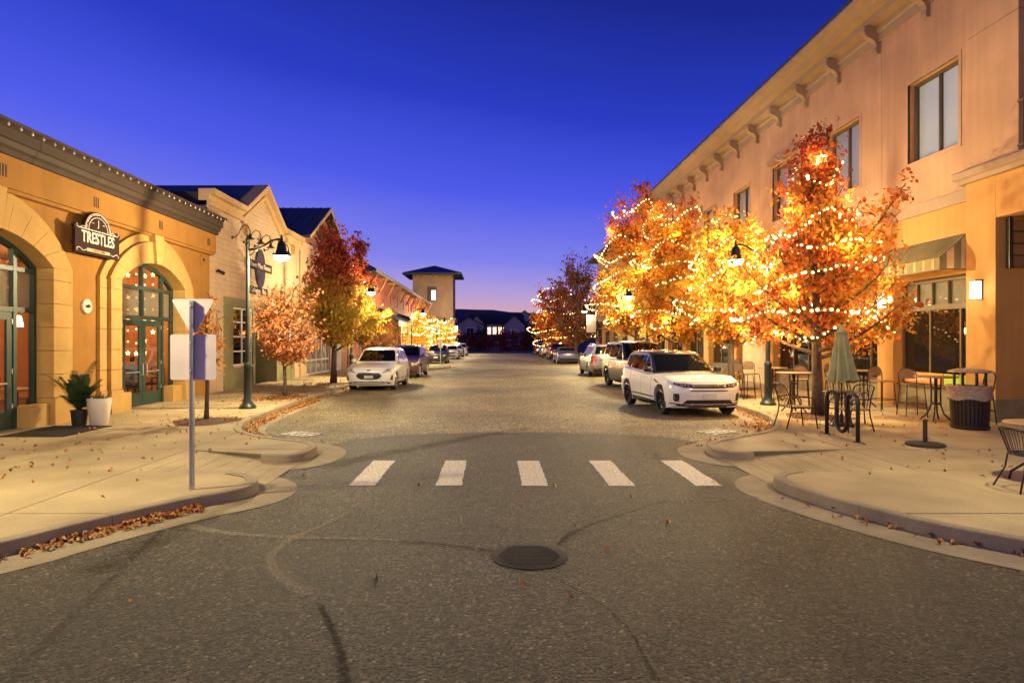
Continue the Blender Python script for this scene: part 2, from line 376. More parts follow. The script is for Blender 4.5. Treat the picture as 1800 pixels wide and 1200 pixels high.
streak('tar_seam', [(600, 775), (640, 768), (750, 762), (870, 759), (1000, 760), (1120, 763), (1200, 770)], (.05, .05), TAR)
streak('tyre_stain', [(575, 822), (650, 802), (740, 786), (830, 768), (930, 752)], (.55, .4), OIL)
streak('tyre_stain', [(150, 1010), (330, 925), (480, 850)], (.4, .3), OIL)

LEFT = [(-30, 2.6), (-14, 2.8), (-9, 3.1), (-6.2, 3.9), (-5.0, 4.75), (-4.3, 5.46), (-4.07, 5.99), (-3.73, 6.57), (-3.38, 7.1), (-3.05, 7.42), (-2.93, 7.7), (-2.97, 8.0), (-3.15, 8.3), (-3.5, 8.5)]
NOTCHL = [(-5.0, 8.6), (-5.0, 10.3)]
LEFT2 = [(-3.6, 9.70), (-3.1, 9.62), (-2.9, 10.1), (-2.98, 10.8), (-3.3, 11.15), (-3.8, 11.4), (-4.35, 11.75), (-4.95, 12.4), (-5.35, 13.3), (-5.58, 14.4), (-5.75, 17), (-5.95, 25), (-6.02, 37.5), (-5.5, 39.5), (-3.8, 42.0), (-3.0, 44), (-3.2, 46.5), (-4.2, 48), (-5.9, 49.5), (-6.05, 55), (-6.05, 98)]
RIGHT = [(30, 2.6), (14, 2.9), (9, 3.4), (6.4, 4.25), (5.3, 4.95), (4.70, 5.54), (4.26, 6.02), (3.87, 6.83), (3.67, 7.5), (3.60, 8.0), (3.75, 8.4), (4.15, 8.62)]
NOTCHR = [(5.85, 8.6), (5.85, 10.3)]
RIGHT2 = [(4.16, 9.95), (3.80, 9.88), (3.62, 10.2), (3.62, 10.65), (3.75, 11.0), (4.1, 11.35), (4.6, 11.75), (5.35, 12.35), (5.95, 13.2), (6.35, 14.2), (6.62, 15.1), (6.85, 18), (7.05, 30), (7.15, 45), (7.2, 98)]
def pavement(name, A, notch, B, s, back, gx, gy, ramp_x):
    root = bpy.data.objects.new(name, None); COL.objects.link(root); tag(root, kind='structure')
    a, b = chaikin(A), chaikin(B)
    full = a + notch + b
    inner = offset(a, .16, s) + notch + offset(b, .16, s)
    y_a, y_b = notch[0][1], notch[1][1]
    polys = [offset(a, .16, s) + [notch[0], (back, y_a), (back, a[0][1] + .3)], [notch[0], notch[1], (back, y_b), (back, y_a)], [notch[1]] + offset(b, .16, s) + [(back, 98), (back, y_b)]]
    nslab = 0; rest = MB()
    for i in range(len(gx) - 1):
        for j in range(len(gy) - 1):
            for poly in polys:
                q = clip_rect(poly, gx[i] + .007, gx[i + 1] - .007, gy[j] + .007, gy[j + 1] - .007)
                if len(q) < 3 or area(q) < .01: continue
                if gy[j] < 46: MB().xy(q, 0.0, WALK + R_.uniform(-.002, .002)).build('slab', CONC, root)
                else: rest.xy(q, 0, WALK)
    tag(rest.build('far_slabs', CONC, root), kind='stuff')
    for k, q in enumerate(polys): MB().xy(q, -.02, WALK - .014 - .0005 * k).build('slab_bed', CONC2, root)
    # kerb stones, swept profile, about three metres each
    prof = [(0, -.02), (.010, .118), (.016, .132), (.030, .141), (.155, .140), (.155, -.02)]
    kerbs = bpy.data.objects.new('kerb', None); COL.objects.link(kerbs); tag(kerbs, kind='structure')
    for line in (a, b):
        rows = [offset(line, d, s) for d, _ in prof]; i0 = 0; acc = 0
        for i in range(1, len(line)):
            acc += math.dist(line[i - 1], line[i])
            if acc > 2.9 or i == len(line) - 1:
                vs = []; n = i - i0 + 1
                for k, (d, z) in enumerate(prof):
                    for t in range(n):
                        p = rows[k][i0 + t]
                        if t == 0 and i0 > 0: e = rows[k][i0 + 1]; l = math.dist(p, e); p = (p[0] + (e[0] - p[0]) * .006 / l, p[1] + (e[1] - p[1]) * .006 / l)
                        vs.append((p[0], p[1], z))
                m_ = len(prof); fs = [(k * n + t, k * n + t + 1, (k + 1) * n + t + 1, (k + 1) * n + t) for k in range(m_ - 1) for t in range(n - 1)]
                fs += [tuple(k * n for k in range(m_)), tuple(k * n + n - 1 for k in range(m_))[::-1]]
                MB().add(vs, fs).build('kerb_stone', CONC2, kerbs, auto=.9)
                i0 = i; acc = 0
    # gutter pan between kerb and asphalt
    gl = a + b; go = offset(chaikin(A + B), -.47, s); gi = offset(chaikin(A + B), .02, s); n = len(go)
    vs = [(p[0], p[1], .008 + 4e-5 * i) for i, p in enumerate(gi)] + [(p[0], p[1], .004 + 4e-5 * i) for i, p in enumerate(go)]
    gut = mesh_obj('gutter', vs, [(i, i + 1, n + i + 1, n + i) for i in range(n - 1)], CONC2); tag(gut, kind='structure')
    # the scored kerb ramp rises through the notch
    x0, x1 = ramp_x; k = 8
    for i in range(k):
        u0, u1 = i / k, (i + 1) / k
        xa, xb = x0 + (x1 - x0) * u0, x0 + (x1 - x0) * (u1 - .004)
        za, zb = .012 + (WALK - .014) * u0, .012 + (WALK - .014) * (u1 - .004)
        y0 = 8.3; y1 = 10.29
        MB().add([(xa, y0, -.03), (xb, y0, -.03), (xb, y1, -.03), (xa, y1, -.03), (xa, y0, za), (xb, y0, zb), (xb, y1, zb), (xa, y1, za)],
                 [(0, 3, 2, 1), (4, 5, 6, 7), (0, 1, 5, 4), (1, 2, 6, 5), (2, 3, 7, 6), (3, 0, 4, 7)]).build('ramp_strip', CONC, root)
    MB().add([(x0, 8.35, -.02), (x1, 8.35, -.02), (x1, 10.28, -.02), (x0, 10.28, -.02), (x0, 8.35, .004), (x1, 8.35, WALK - .012), (x1, 10.28, WALK - .012), (x0, 10.28, .004)],
             [(0, 3, 2, 1), (4, 5, 6, 7), (0, 1, 5, 4), (1, 2, 6, 5), (2, 3, 7, 6), (3, 0, 4, 7)]).build('ramp_bed', CONC2, root)
    return full
gyl = [2.0, 4.3, 6.45, 8.6, 10.3, 12.15, 14.0, 15.9, 17.8, 19.7, 21.6, 23.5, 25.4, 27.3, 29.2, 31.1, 33, 35, 37, 39, 41, 43, 45, 47, 50, 55, 60, 70, 80, 98]
pavement('pavement_left', LEFT, NOTCHL, LEFT2, 1, -9.9, [-30, -24, -18, -14, -11, -9.0, -7.0, -5.0, -2.5], gyl, (-3.0, -5.0))
pavement('pavement_right', RIGHT, NOTCHR, RIGHT2, -1, 11.9, [3.4, 5.85, 7.65, 9.45, 12.0, 16, 20, 25, 30], gyl, (3.68, 5.85))

# drain grates, manhole, door grille
IRON = M('cast_iron', (.030, .024, .017), .85, .1, var=.25, fine=.3, bump=.4)
GRATE = M('grate_steel', (.38, .35, .31), .55, .4, var=.2, fine=.2)
def drain(label, cx, cy, rz):
    t = thing('storm_drain', label, 'drain', (0, 0, 0))
    fr = MB(); w, d = .62, .40
    w, d = .70, .46; fr.box(-w / 2, -d / 2, -.01, w / 2, -d / 2 + .04, .018).box(-w / 2, d / 2 - .04, -.01, w / 2, d / 2, .018).box(-w / 2, -d / 2 + .04, -.01, -w / 2 + .05, d / 2 - .04, .018).box(w / 2 - .05, -d / 2 + .04, -.01, w / 2, d / 2 - .04, .018).box(-w / 2 + .05, -.03, -.01, w / 2 - .05, .03, .018)
    for k in range(1, 4):
        x = -w / 2 + .05 + (w - .1) * k / 4
        fr.box(x - .02, -d / 2 + .04, -.01, x + .02, -.03, .0175).box(x - .02, .03, -.01, x + .02, d / 2 - .04, .0175)
    fr.build('grate', GRATE, t)
    MB().box(-w / 2 + .03, -d / 2 + .03, -.02, w / 2 - .03, d / 2 - .03, .0085).build('pit', DARK, t)
    t.location = (cx, cy, .003); t.rotation_euler = (0, 0, rz)
x, y = G(530, 764); drain('pale steel drain grate in the left gutter by the kerb tip', x, y, rad(-28))
x, y = G(1259, 760); drain('pale steel drain grate in the right gutter near the white parked SUV', x, y, rad(28))
mx_, my_ = G(930, 977)
t = thing('manhole_cover', 'round dark iron manhole cover in the middle of the asphalt', 'manhole cover', (mx_, my_, 0))
MB().lathe([(.335, -.01), (.335, .006), (.315, .009), (.30, .009)], 40, (mx_, my_, 0)).build('rim', IRON, t, auto=.5)
MB().lathe([(.295, -.01), (.295, .0105), (.29, .0115)], 40, (mx_, my_, 0)).build('lid', IRON, t, auto=.5)
mb = MB()
for i in range(-8, 9):
    for j in range(-8, 9):
        u, v = i * .034 + (.017 if j % 2 else 0), j * .034
        if math.hypot(u, v) < .272: mb.box(mx_ + u - .009, my_ + v - .009, .0105, mx_ + u + .009, my_ + v + .009, .0165)
tag(mb.build('stud', IRON, t), kind='stuff')
t = thing('floor_grating', 'dark slotted floor grating before the left restaurant door', 'grating', (-8.55, 12.3, WALK))
mb = MB()
mb.box(-9.2, 11.6, WALK, -7.95, 11.64, WALK + .014).box(-9.2, 13.05, WALK, -7.95, 13.09, WALK + .014)
mb.build('frame', IRON, t)
for i in range(16):
    y0 = 11.68 + i * .086
    MB().box(-9.2, y0, WALK + .001, -7.95, y0 + .045, WALK + .011).build('bar', IRON, t)

# ------------------------------------------------------------------ leaves, loose on the ground
def leaf_cloud(P, size, jitter=.5, flat=False, cup=.12):
    """diamond leaves at points P (n,3); returns verts, faces arrays"""
    n = len(P); s = size * (1 + jitter * (NP.random(n) - .5) * 1.2)
    th = NP.random(n) * 2 * PI
    if flat: nz = np.stack([NP.normal(0, .35, n), NP.normal(0, .35, n), np.ones(n)], 1)
    else: nz = NP.normal(0, 1, (n, 3)) + np.array([0, 0, .35])
    nz /= np.linalg.norm(nz, axis=1)[:, None]
    ref = np.stack([np.cos(th), np.sin(th), NP.normal(0, .3, n)], 1)
    a = np.cross(nz, ref); a /= np.linalg.norm(a, axis=1)[:, None] + 1e-9; b = np.cross(nz, a)
    L, W = s[:, None] * .5, s[:, None] * .31
    V = np.empty((n, 6, 3)); V[:, 0] = P - a * L; V[:, 3] = P + a * L - nz * L * cup * 1.8
    for k, sg in ((1, 1), (5, -1)): V[:, k] = P + b * W * .85 * sg + nz * W * cup * 2 - a * L * .45
    for k, sg in ((2, 1), (4, -1)): V[:, k] = P + b * W * .8 * sg + nz * W * cup * 1.2 + a * L * .30
    return V.reshape(-1, 3), np.arange(6 * n).reshape(n, 6)
def np_mesh(name, V, Fq, mat, parent=None):
    me = bpy.data.meshes.new(name); nv, nf = len(V), len(Fq); k = Fq.shape[1]
    me.vertices.add(nv); me.vertices.foreach_set('co', np.asarray(V, np.float32).ravel())
    me.loops.add(nf * k); me.loops.foreach_set('vertex_index', np.asarray(Fq, np.int32).ravel())
    me.polygons.add(nf); me.polygons.foreach_set('loop_start', np.arange(nf, dtype=np.int32) * k)
    me.update(calc_edges=True); me.validate(); me.materials.append(mat)
    o = bpy.data.objects.new(name, me); COL.objects.link(o); adopt(o, parent); return o
C_DRY = [(.30, .06, .02), (.42, .15, .03), (.50, .24, .05), (.33, .17, .07), (.16, .07, .03)]
DRY = leaf_mat('dry_leaves', C_DRY, trans=.15)
def along(line, i0, i1, n, off0, off1, s, z, size, clump=.5):
    p = np.array(line[i0:i1]); seg = np.linalg.norm(np.diff(p, axis=0), axis=1); cum = np.concatenate([[0], np.cumsum(seg)])
    t = np.sort(NP.random(n)) * cum[-1]
    t = t[(np.sin(t * 2.1) + np.sin(t * .73 + 1) + NP.normal(0, .8, len(t))) > -clump * 2.5]
    x = np.interp(t, cum, p[:, 0]); y = np.interp(t, cum, p[:, 1])
    dx = np.interp(t, cum, np.gradient(p[:, 0])); dy = np.interp(t, cum, np.gradient(p[:, 1])); l = np.hypot(dx, dy) + 1e-9
    o = off0 + (off1 - off0) * NP.random(len(t)) ** 1.7
    return np.stack([x + s * dy / l * o, y - s * dx / l * o, z + NP.random(len(t)) * .03], 1)
cl, cr = chaikin(LEFT), chaikin(RIGHT); cl2, cr2 = chaikin(LEFT2), chaikin(RIGHT2)
P = [along(LEFT[2:9], 0, 7, 1500, .02, .22, 1, .014, .07), along(cl2, 26, 44, 1500, .01, .34, 1, .014, .07), along(cl2, 20, 28, 60, .01, .3, 1, .014, .07), along(LEFT2[10:17], 0, 7, 900, 0, .5, 1, .014, .08),
     along(RIGHT2[7:12], 0, 5, 380, .01, .35, -1, .014, .07), along(RIGHT2[4:9], 0, 5, 90, .02, .5, -1, .014, .07), along(RIGHT[5:9], 0, 4, 25, 0, .3, -1, .014, .07)]
for n, x0, x1, y0, y1, z in ((150, -9, -4.2, 6.5, 15, WALK), (260, -9, -6, 15, 34, WALK), (130, 5, 11, 8, 16, WALK), (120, 7.2, 11, 15, 30, WALK), (14, -3, 4, 4, 9, .006), (40, -5, 5, 10, 30, .006)):
    P.append(np.stack([NP.uniform(x0, x1, n), NP.uniform(y0, y1, n), np.full(n, z + .012)], 1))
for cx, cy, r, n, z in ((-6.7, 19.4, .9, 420, WALK), (-6.6, 26, 1.1, 420, WALK), (7.5, 14.7, .8, 160, WALK), (7.8, 20.4, .8, 200, WALK), (-6.3, 14, .7, 120, WALK), (5.75, 14.0, .45, 120, .01)):
    P.append(np.stack([cx + NP.normal(0, r * .55, n), cy + NP.normal(0, r * .55, n), z + .012 + NP.random(n) * .02], 1))
V, Fq = leaf_cloud(np.concatenate(P), .062, .7, flat=True, cup=.5)
tag(np_mesh('fallen_leaves', V, Fq, DRY), 'dry brown and orange leaves lying along the kerbs and paving', 'leaves', kind='stuff')

# ------------------------------------------------------------------ building helpers
def wall_holes(mb, x0, x1, y0, y1, z0, z1, holes):
    ys = sorted({y0, y1, *[min(max(h[0], y0), y1) for h in holes], *[min(max(h[1], y0), y1) for h in holes]})
    for a, b in zip(ys[:-1], ys[1:]):
        m = (a + b) / 2; zz = z0
        for h in sorted([h for h in holes if h[0] < m < h[1]], key=lambda h: h[2]):
            if h[2] > zz: mb.box(x0, a, zz, x1, b, min(h[2], z1))
            zz = max(zz, h[3])
        if zz < z1: mb.box(x0, a, zz, x1, b, z1)
    return mb
def window(parent, X, s, y0, y1, z0, z1, ys=(), zs=(), fw=.06, fm=BRONZE, gm=G_DARK, depth=.08, name='window', mw=None, skip=()):
    mw = mw or fw * .7; X1 = X - s * depth; mb = MB()
    mb.box(X, y0, z0, X1, y0 + fw, z1).box(X, y1 - fw, z0, X1, y1, z1).box(X, y0 + fw, z0, X1, y1 - fw, z0 + fw).box(X, y0 + fw, z1 - fw, X1, y1 - fw, z1)
    Y = [y0 + fw] + list(ys) + [y1 - fw]; Z = [z0 + fw] + list(zs) + [z1 - fw]
    for y in ys: mb.box(X - s * .004, y - mw / 2, z0 + fw, X1, y + mw / 2, z1 - fw)
    for z in zs: mb.box(X - s * .008, y0 + fw, z - mw / 2, X1, y1 - fw, z + mw / 2)
    o = mb.build(name, fm, parent)
    xg = X - s * depth * .55
    for i in range(len(Y) - 1):
        for j in range(len(Z) - 1):
            if (i, j) in skip: continue
            MB().box(xg, Y[i], Z[j], xg - s * .006, Y[i + 1], Z[j + 1]).build('pane', gm, o)
    return o
def point(name, loc, w, col, r=.1, parent=None):
    l = bpy.data.lights.new(name, 'POINT'); l.energy = w; l.color = col; l.shadow_soft_size = r
    o = bpy.data.objects.new(name, l); COL.objects.link(o); o.location = loc
    if parent is not None:
        o.parent = parent; o.location = Vector(loc) - wloc(parent); KIDS.setdefault(parent.name, []).append(o)
    return o
WARM = (1.0, .62, .28); LAMPC = (1.0, .80, .44)

# ------------------------------------------------------------------ arcaded restaurant, left
XW = -9.5
L1 = thing('restaurant_building', 'ochre arcade building with brown cornice and green arched doors at far left', 'building', (XW, 14, 0))
ARC = [(6.0), (11.68), (17.36)]
HW, SPR, CRN = 1.61, 3.46, 4.05
def seg(c, hw, spr, crn, n=20):
    rise = crn - spr; r = (hw * hw + rise * rise) / (2 * rise); a = math.asin(hw / r)
    return [(c + r * math.sin(-a + 2 * a * i / n), crn - r + r * math.cos(-a + 2 * a * i / n)) for i in range(n + 1)]
WB = WALK - .05
out = [(3.2, WB)]
for c in ARC: out += [(c - HW - .02, WB)] + seg(c, HW + .02, SPR, CRN + .02) + [(c + HW + .02, WB)]
out += [(21.0, WB), (21.0, 5.95), (3.2, 5.95)]
MB().yz(out, XW, XW - .34).build('wall', OCHRE, L1)
MB().box(XW - .34, 20.7, WB, XW - 8, 21.0, 5.8).build('end_wall', OCHRE, L1)
for c in ARC[1:]:
    # jamb blocks
    for s in (-1, 1):
        z = WB; k = 0
        while z < SPR - .01:
            h = min(.50 if k else .62, SPR - z)
            a, b = c + s * HW, c + s * (HW + .45 + (.04 if k == 0 else 0))
            xf = XW + .18 + (.035 if k == 0 else 0)
            MB().box(XW - .19, min(a, b), z + .004, xf, max(a, b), z + h - .004).build('jamb_block', SAND, L1, bev=.008)
            a2, b2 = c + s * (HW + .452), c + s * (HW + .74)
            MB().box(XW - .02, min(a2, b2), z + .004, XW + .085 + (.03 if k == 0 else 0), max(a2, b2), z + h - .004).build('jamb_band', SAND, L1, bev=.006)
            z += h; k += 1
    # voussoirs and keystone
    n = 10; inn = seg(c, HW, SPR, CRN, n * 4); ou = seg(c, HW + .50, SPR - .01, CRN + .58, n * 4); ou2 = seg(c, HW + .76, SPR - .01, CRN + .80, n * 4); ou1 = seg(c, HW + .505, SPR - .01, CRN + .586, n * 4)
    for i in range(n):
        sl = slice(i * 4, i * 4 + 5); p = inn[sl] + ou[sl][::-1]; cy = sum(q[0] for q in p) / len(p); cz = sum(q[1] for q in p) / len(p)
        p = [(cy + (q[0] - cy) * .985, cz + (q[1] - cz) * .985) for q in p]
        MB().yz(p, XW - .19, XW + .18).build('voussoir', SAND, L1, bev=.007)
    MB().yz(ou1 + ou2[::-1], XW - .02, XW + .085).build('arch_band', SAND, L1)
    MB().yz([(c - .13, CRN - .02), (c + .13, CRN - .02), (c + .23, CRN + .78), (c - .23, CRN + .78)], XW - .05, XW + .27).build('keystone', SAND, L1, bev=.008)
    # sill blocks either side of the door
    for s in (-1, 1):
        a, b = c + s * 1.06, c + s * (HW - .01)
        MB().box(XW - .19, min(a, b), WB, XW + .10, max(a, b), WALK + .46).build('sill_block', SAND, L1, bev=.01)
    # green glazing: two door leaves, sidelights, transoms, arched head
    xg = XW - .19; ys = [c - 1.02, c, c + 1.02]
    mb = MB()
    for y in (c - 1.02, c + 1.02): mb.box(xg + .001, y - .045, WALK, xg - .12, y + .045, 3.86)
    mb.box(xg, c - .04, 2.6, xg - .12, c + .04, 4.03)
    mb.box(xg - .002, c - HW, 2.50, xg - .12, c + HW, 2.60).box(xg - .003, c - HW, 3.33, xg - .12, c + HW, 3.42)
    inn2 = seg(c, HW - .07, SPR - .03, CRN - .075, 24); ino = seg(c, HW, SPR, CRN, 24)
    mb.yz(ino + inn2[::-1], xg, xg - .12)
    for s in (-1, 1): mb.box(xg - .001, c + s * HW, WALK, xg - .12, c + s * (HW - .07), SPR)
    gf = mb.build('arched_frame', GREENF, L1)
    for a, b in ((c - HW + .06, c - 1.065), (c - .975, c - .05), (c + .05, c + .975), (c + 1.065, c + HW - .06)):
        MB().box(xg - .05, a, 2.6, xg - .056, b, 3.33).build('transom_pane', G_HALF, gf)
        bl = MB()
        for k in range(16): bl.add([(xg - .075, a + .02, 2.63 + k * .043), (xg - .075, b - .02, 2.63 + k * .043), (xg - .10, b - .02, 2.668 + k * .043), (xg - .10, a + .02, 2.668 + k * .043)], [(0, 1, 2, 3)])
        tag(bl.build('blind', BLIND, gf), kind='stuff')
        top = [p for p in inn2 if a < p[0] < b]
        MB().yz([(a, 3.42), (b, 3.42), (b, top[-1][1]), *top[::-1], (a, top[0][1])], xg - .05, xg - .056).build('arch_pane', G_CLEAR, gf)
    for a, b in ((c - HW + .06, c - 1.065), (c + 1.065, c + HW - .06)):
        MB().box(xg - .05, a, WALK + .46, xg - .056, b, 2.5).build('sidelight_pane', G_CLEAR, gf)
    for s in (-1, 1):
        a, b = (c - .975, c - .008) if s < 0 else (c + .008, c + .975)
        mb = MB(); st = .15
        mb.box(xg - .02, a, WALK + .01, xg - .07, a + st, 2.49).box(xg - .02, b - st, WALK + .01, xg - .07, b, 2.49).box(xg - .02, a + st, WALK + .01, xg - .07, b - st, WALK + .36).box(xg - .02, a + st, 2.33, xg - .07, b - st, 2.49)
        d = mb.build('door', GREENF, L1, bev=.004)
        MB().box(xg - .04, a + st, WALK + .36, xg - .046, b - st, 2.33).build('door_pane', G_CLEAR, d)
        yh = c - .10 if s < 0 else c + .10
        MB().tube([(xg - .02, yh, .98), (xg + .05, yh, .98), (xg + .05, yh, 1.28), (xg - .02, yh, 1.28)], .014, 8).build('handle', ZINC, d)
        yk = a + .02 if s < 0 else b - .02
        for z in (.55, 1.25, 2.25): MB().box(xg - .005, yk - .012, z, xg - .03, yk + .012, z + .10).build('hinge', ZINC, d)
        MB().box(xg - .016, a + .16, 1.05, xg + .0, b - .16, 1.075).build('push_bar', ZINC, d)
# frieze, triglyph slots, cornice in lengths
ff = XW + .22
MB().box(XW + .002, 3.2, 4.85, ff, 21.0, 5.46).build('frieze', OCHRE, L1, bev=.01)
MB().box(XW + .001, 3.2, 4.78, ff - .06, 21.0, 4.849).build('frieze_step', OCHRE, L1)
for y in (11.86, 14.65, 17.5, 20.45):
    for k in (-1, 0, 1): MB().box(ff - .01, y + k * .075 - .018, 5.03, ff + .006, y + k * .075 + .018, 5.27).build('slot', BROWNC, L1)
prof = [(XW - .2, 5.462), (ff + .06, 5.462), (ff + .06, 5.56), (ff + .13, 5.60), (ff + .16, 5.70), (ff + .22, 5.72), (ff + .22, 5.90), (ff + .36, 5.96), (ff + .36, 6.02), (ff + .2, 6.06), (XW - .2, 6.06)]
y = 3.2; k = 0
while y < 21.0:
    y1 = min(y + 1.87, 21.06); MB().xz(prof, y + .004, y1 - .004).build('cornice_length', BROWNC, L1, bev=.006); y = y1
MB().box(XW - .2, 3.2, 5.6, XW - 9, 20.9, 5.75).build('roof', ROOFM, L1)
t = thing('cornice_string_lights', 'string of small unlit white bulbs under the brown cornice edge', 'string lights', (ff + .37, 14, 5.95), None)
MB().tube([(ff + .375, 3.4 + i * .5, 5.945 + .012 * math.sin(i * 2.1)) for i in range(36)], .006, 4).build('wire', STEEL_BLK, t)
bulbm = M('unlit_bulb', (.62, .55, .45), .3)
y = 7.0
while y < 21.0:
    MB().lathe([(.008, 0), (.012, -.02), (.024, -.04), (.022, -.06), (.006, -.075)], 6, (ff + .385, y + R_.uniform(-.03, .03), 5.94)).build('bulb', bulbm, t, smooth=True); y += .30
# wall medallions
for (y, z, lb) in ((14.6, 2.72, 'round white wall plaque with a dark brass figure beside the potted palm'), (20.42, 4.56, 'round ochre wall plaque high at the far end of the arcade')):
    t = thing('wall_plaque', lb, 'plaque', (XW, y, z))
    MB().lathe([(.17, 0), (.17, .045), (.155, .06), (.13, .062), (.125, .05)], 28, (XW, y, z), Matrix.Rotation(PI / 2, 3, 'Y')).build('disc', M('plaque_white', (.66, .58, .42), .6) if z < 3 else OCHRE, t, auto=.6)
    mb = MB()
    for a, l in ((0, .07), (50, .06), (130, .06), (180, .075), (230, .05), (310, .055)):
        mb.tube([(XW + .06, y, z), (XW + .085, y + l * .6 * math.cos(rad(a)), z + l * .6 * math.sin(rad(a))), (XW + .075, y + l * math.cos(rad(a)), z + l * math.sin(rad(a)) * .8)], [.022, .017, .006], 6)
    mb.build('figure', STEEL_BLK, t, smooth=True)
# hanging sign
SB = M('sign_brown', (.030, .012, .009), .8, var=.1, spec=.2); SP = M('sign_pale', (.72, .62, .54), .55, var=.05); SG = M('sign_gold', (.62, .38, .17), .55)
sy, sz = 14.62, 4.22
t = thing('restaurant_sign', 'dark brown board reading TRESTLES with an arched crest between the arches', 'sign', (XW, sy, sz))
hump = [(sy + .52 * math.cos(rad(a)), sz + .22 + .46 * math.sin(rad(a))) for a in range(0, 181, 9)]
shape = [(sy - .82, sz - .33), (sy + .82, sz - .33), (sy + .82, sz + .20), (sy + .86, sz + .26), (sy + .74, sz + .33), (sy + .56, sz + .25)] + hump[1:-1] + [(sy - .56, sz + .25), (sy - .74, sz + .33), (sy - .86, sz + .26), (sy - .82, sz + .20)]
MB().yz(shape, XW + .22, XW + .29).build('board', SB, t, bev=.006)
xs = XW + .292
for yy in (-.5, .5): MB().box(XW, sy + yy - .03, sz - .1, XW + .22, sy + yy + .03, sz - .04).build('standoff', STEEL_BLK, t)
text('TRESTLES', 'lettering', .36, SP, face_px(xs + .004, sy, sz + .045), t, .004, .80, bold=.006)
text('J', 'crest_letter', .22, SP, face_px(xs + .004, sy, sz + .42), t, .004, .9)
mb = MB()
for r0, r1 in ((.47, .455), (.435, .42), (.36, .345)):
    k = 26 if r0 != .435 else 26
    for i in range(k):
        if r0 == .435 and i % 6 == 5: continue
        a0, a1 = 180 * i / k, 180 * (i + 1) / k
        z0 = sz + .25
        q = [(sy + r * math.cos(rad(a)), z0 + r * .86 * math.sin(rad(a))) for r, a in ((r0, a0), (r0, a1), (r1, a1), (r1, a0))]
        mb.yz(q, xs, xs + .005)
mb.box(xs, sy - .70, sz + .225, xs + .006, sy + .70, sz + .243)
for s in (-1, 1):
    for z0, sg in ((sz + .26, 1), (sz - .24, -1)):
        mb.tube([(xs + .003, sy + s * (.46 + .3 * u), z0 + sg * .03 * math.sin(u * 6)) for u in (0, .2, .4, .6, .8, 1)] + [(xs + .003, sy + s * .78, z0 + sg * .04), (xs + .003, sy + s * .75, z0 + sg * .05)], .009, 5)
    mb.box(xs, sy + s * .16, sz + .40, xs + .005, sy + s * .24, sz + .412)
mb.build('ornament', SP, t)
MB().yz([(sy - .44, sz - .23), (sy - .41, sz - .195), (sy + .41, sz - .195), (sy + .44, sz - .23), (sy + .41, sz - .265), (sy - .41, sz - .265)], xs, xs + .006).build('ribbon', SG, t)
text('COASTAL CUISINE', 'ribbon_lettering', .062, SB, face_px(xs + .009, sy, sz - .23), t, .002, .95)
# dining room behind the glass
RW = M('terracotta_room', (.46, .17, .07), .9, var=.1); RF = M('room_floor', (.10, .05, .03), .6)
dr = bpy.data.objects.new('dining_room', None); COL.objects.link(dr); tag(dr, kind='structure')
MB().box(-15.2, 3.4, 0, -15.0, 20.6, 4.6).build('back_wall', RW, dr); MB().box(-15, 3.4, .02, XW - .36, 20.6, .12).build('floor', RF, dr); MB().box(-15, 3.4, 4.4, XW - .36, 20.6, 4.5).build('ceiling', M('room_ceiling', (.30, .14, .07), .9), dr)
MB().box(-15, 20.45, .12, XW - .36, 20.6, 4.4).build('side_wall', RW, dr); MB().box(-15, 14.35, .12, -12.6, 14.5, 4.4).build('partition', RW, dr)
point('dining_lamp', (-12.3, 17.6, 3.9), 420, (1, .60, .28), .35); point('dining_lamp', (-12.3, 11.4, 3.9), 380, (1, .60, .28), .35)
STAR = M('star_light', (1, .75, .35), emit=9.0, ecol=(1, .62, .22))
t = thing('star_lights', 'curtain of glowing star lights hanging inside the restaurant', 'string lights', (-11.7, 20.2, 4.35))
for i in range(13):
    y = -10.15 - i * .27; n = R_.randint(6, 9)
    MB().tube([(y, 20.2, 4.35), (y, 20.2, 4.3 - n * .36)], .004, 3).build('wire', STEEL_BLK, t)
    for k in range(n):
        z = 4.1 - k * .36 - R_.uniform(0, .1); r = .085 if R_.random() < .4 else .03
        if r > .05: MB().xz([(y + (r if j % 2 == 0 else r * .4) * math.sin(j * PI / 5), z + (r if j % 2 == 0 else r * .4) * math.cos(j * PI / 5)) for j in range(10)], 20.18, 20.2).build('star', STAR, t)
        else: MB().lathe([(.004, -.03), (.028, -.01), (.028, .012), (.004, .03)], 6, (y, 20.19, z)).build('bulb', STAR, t)
t = thing('pendant_lamp', 'glowing pendant lamp hanging behind the leftmost restaurant window', 'lamp', (-10.7, 14.13, 2.35))
MB().tube([(-10.7, 14.13, 4.4), (-10.7, 14.13, 2.47)], .008, 5).build('cord', STEEL_BLK, t)
MB().lathe([(.02, .14), (.05, .12), (.085, -.05), (.09, -.12), (.02, -.12)], 12, (-10.7, 14.13, 2.35)).build('shade', M('pendant_glow', (1, .7, .35), emit=7, ecol=(1, .66, .28)), t, smooth=True)
WOODD = M('dark_wood', (.07, .035, .02), .5)
def dining_table(x, y, lb):
    t = thing('dining_table', lb, 'table', (x, y, .12))
    MB().box(x - .4, y - .4, .82, x + .4, y + .4, .86).build('tabletop', M('table_top', (.34, .17, .08), .4), t, bev=.008); MB().box(x - .04, y - .04, .16, x + .04, y + .04, .82).build('leg', STEEL_BLK, t); MB().box(x - .25, y - .25, .12, x + .25, y + .25, .16).build('base', STEEL_BLK, t)
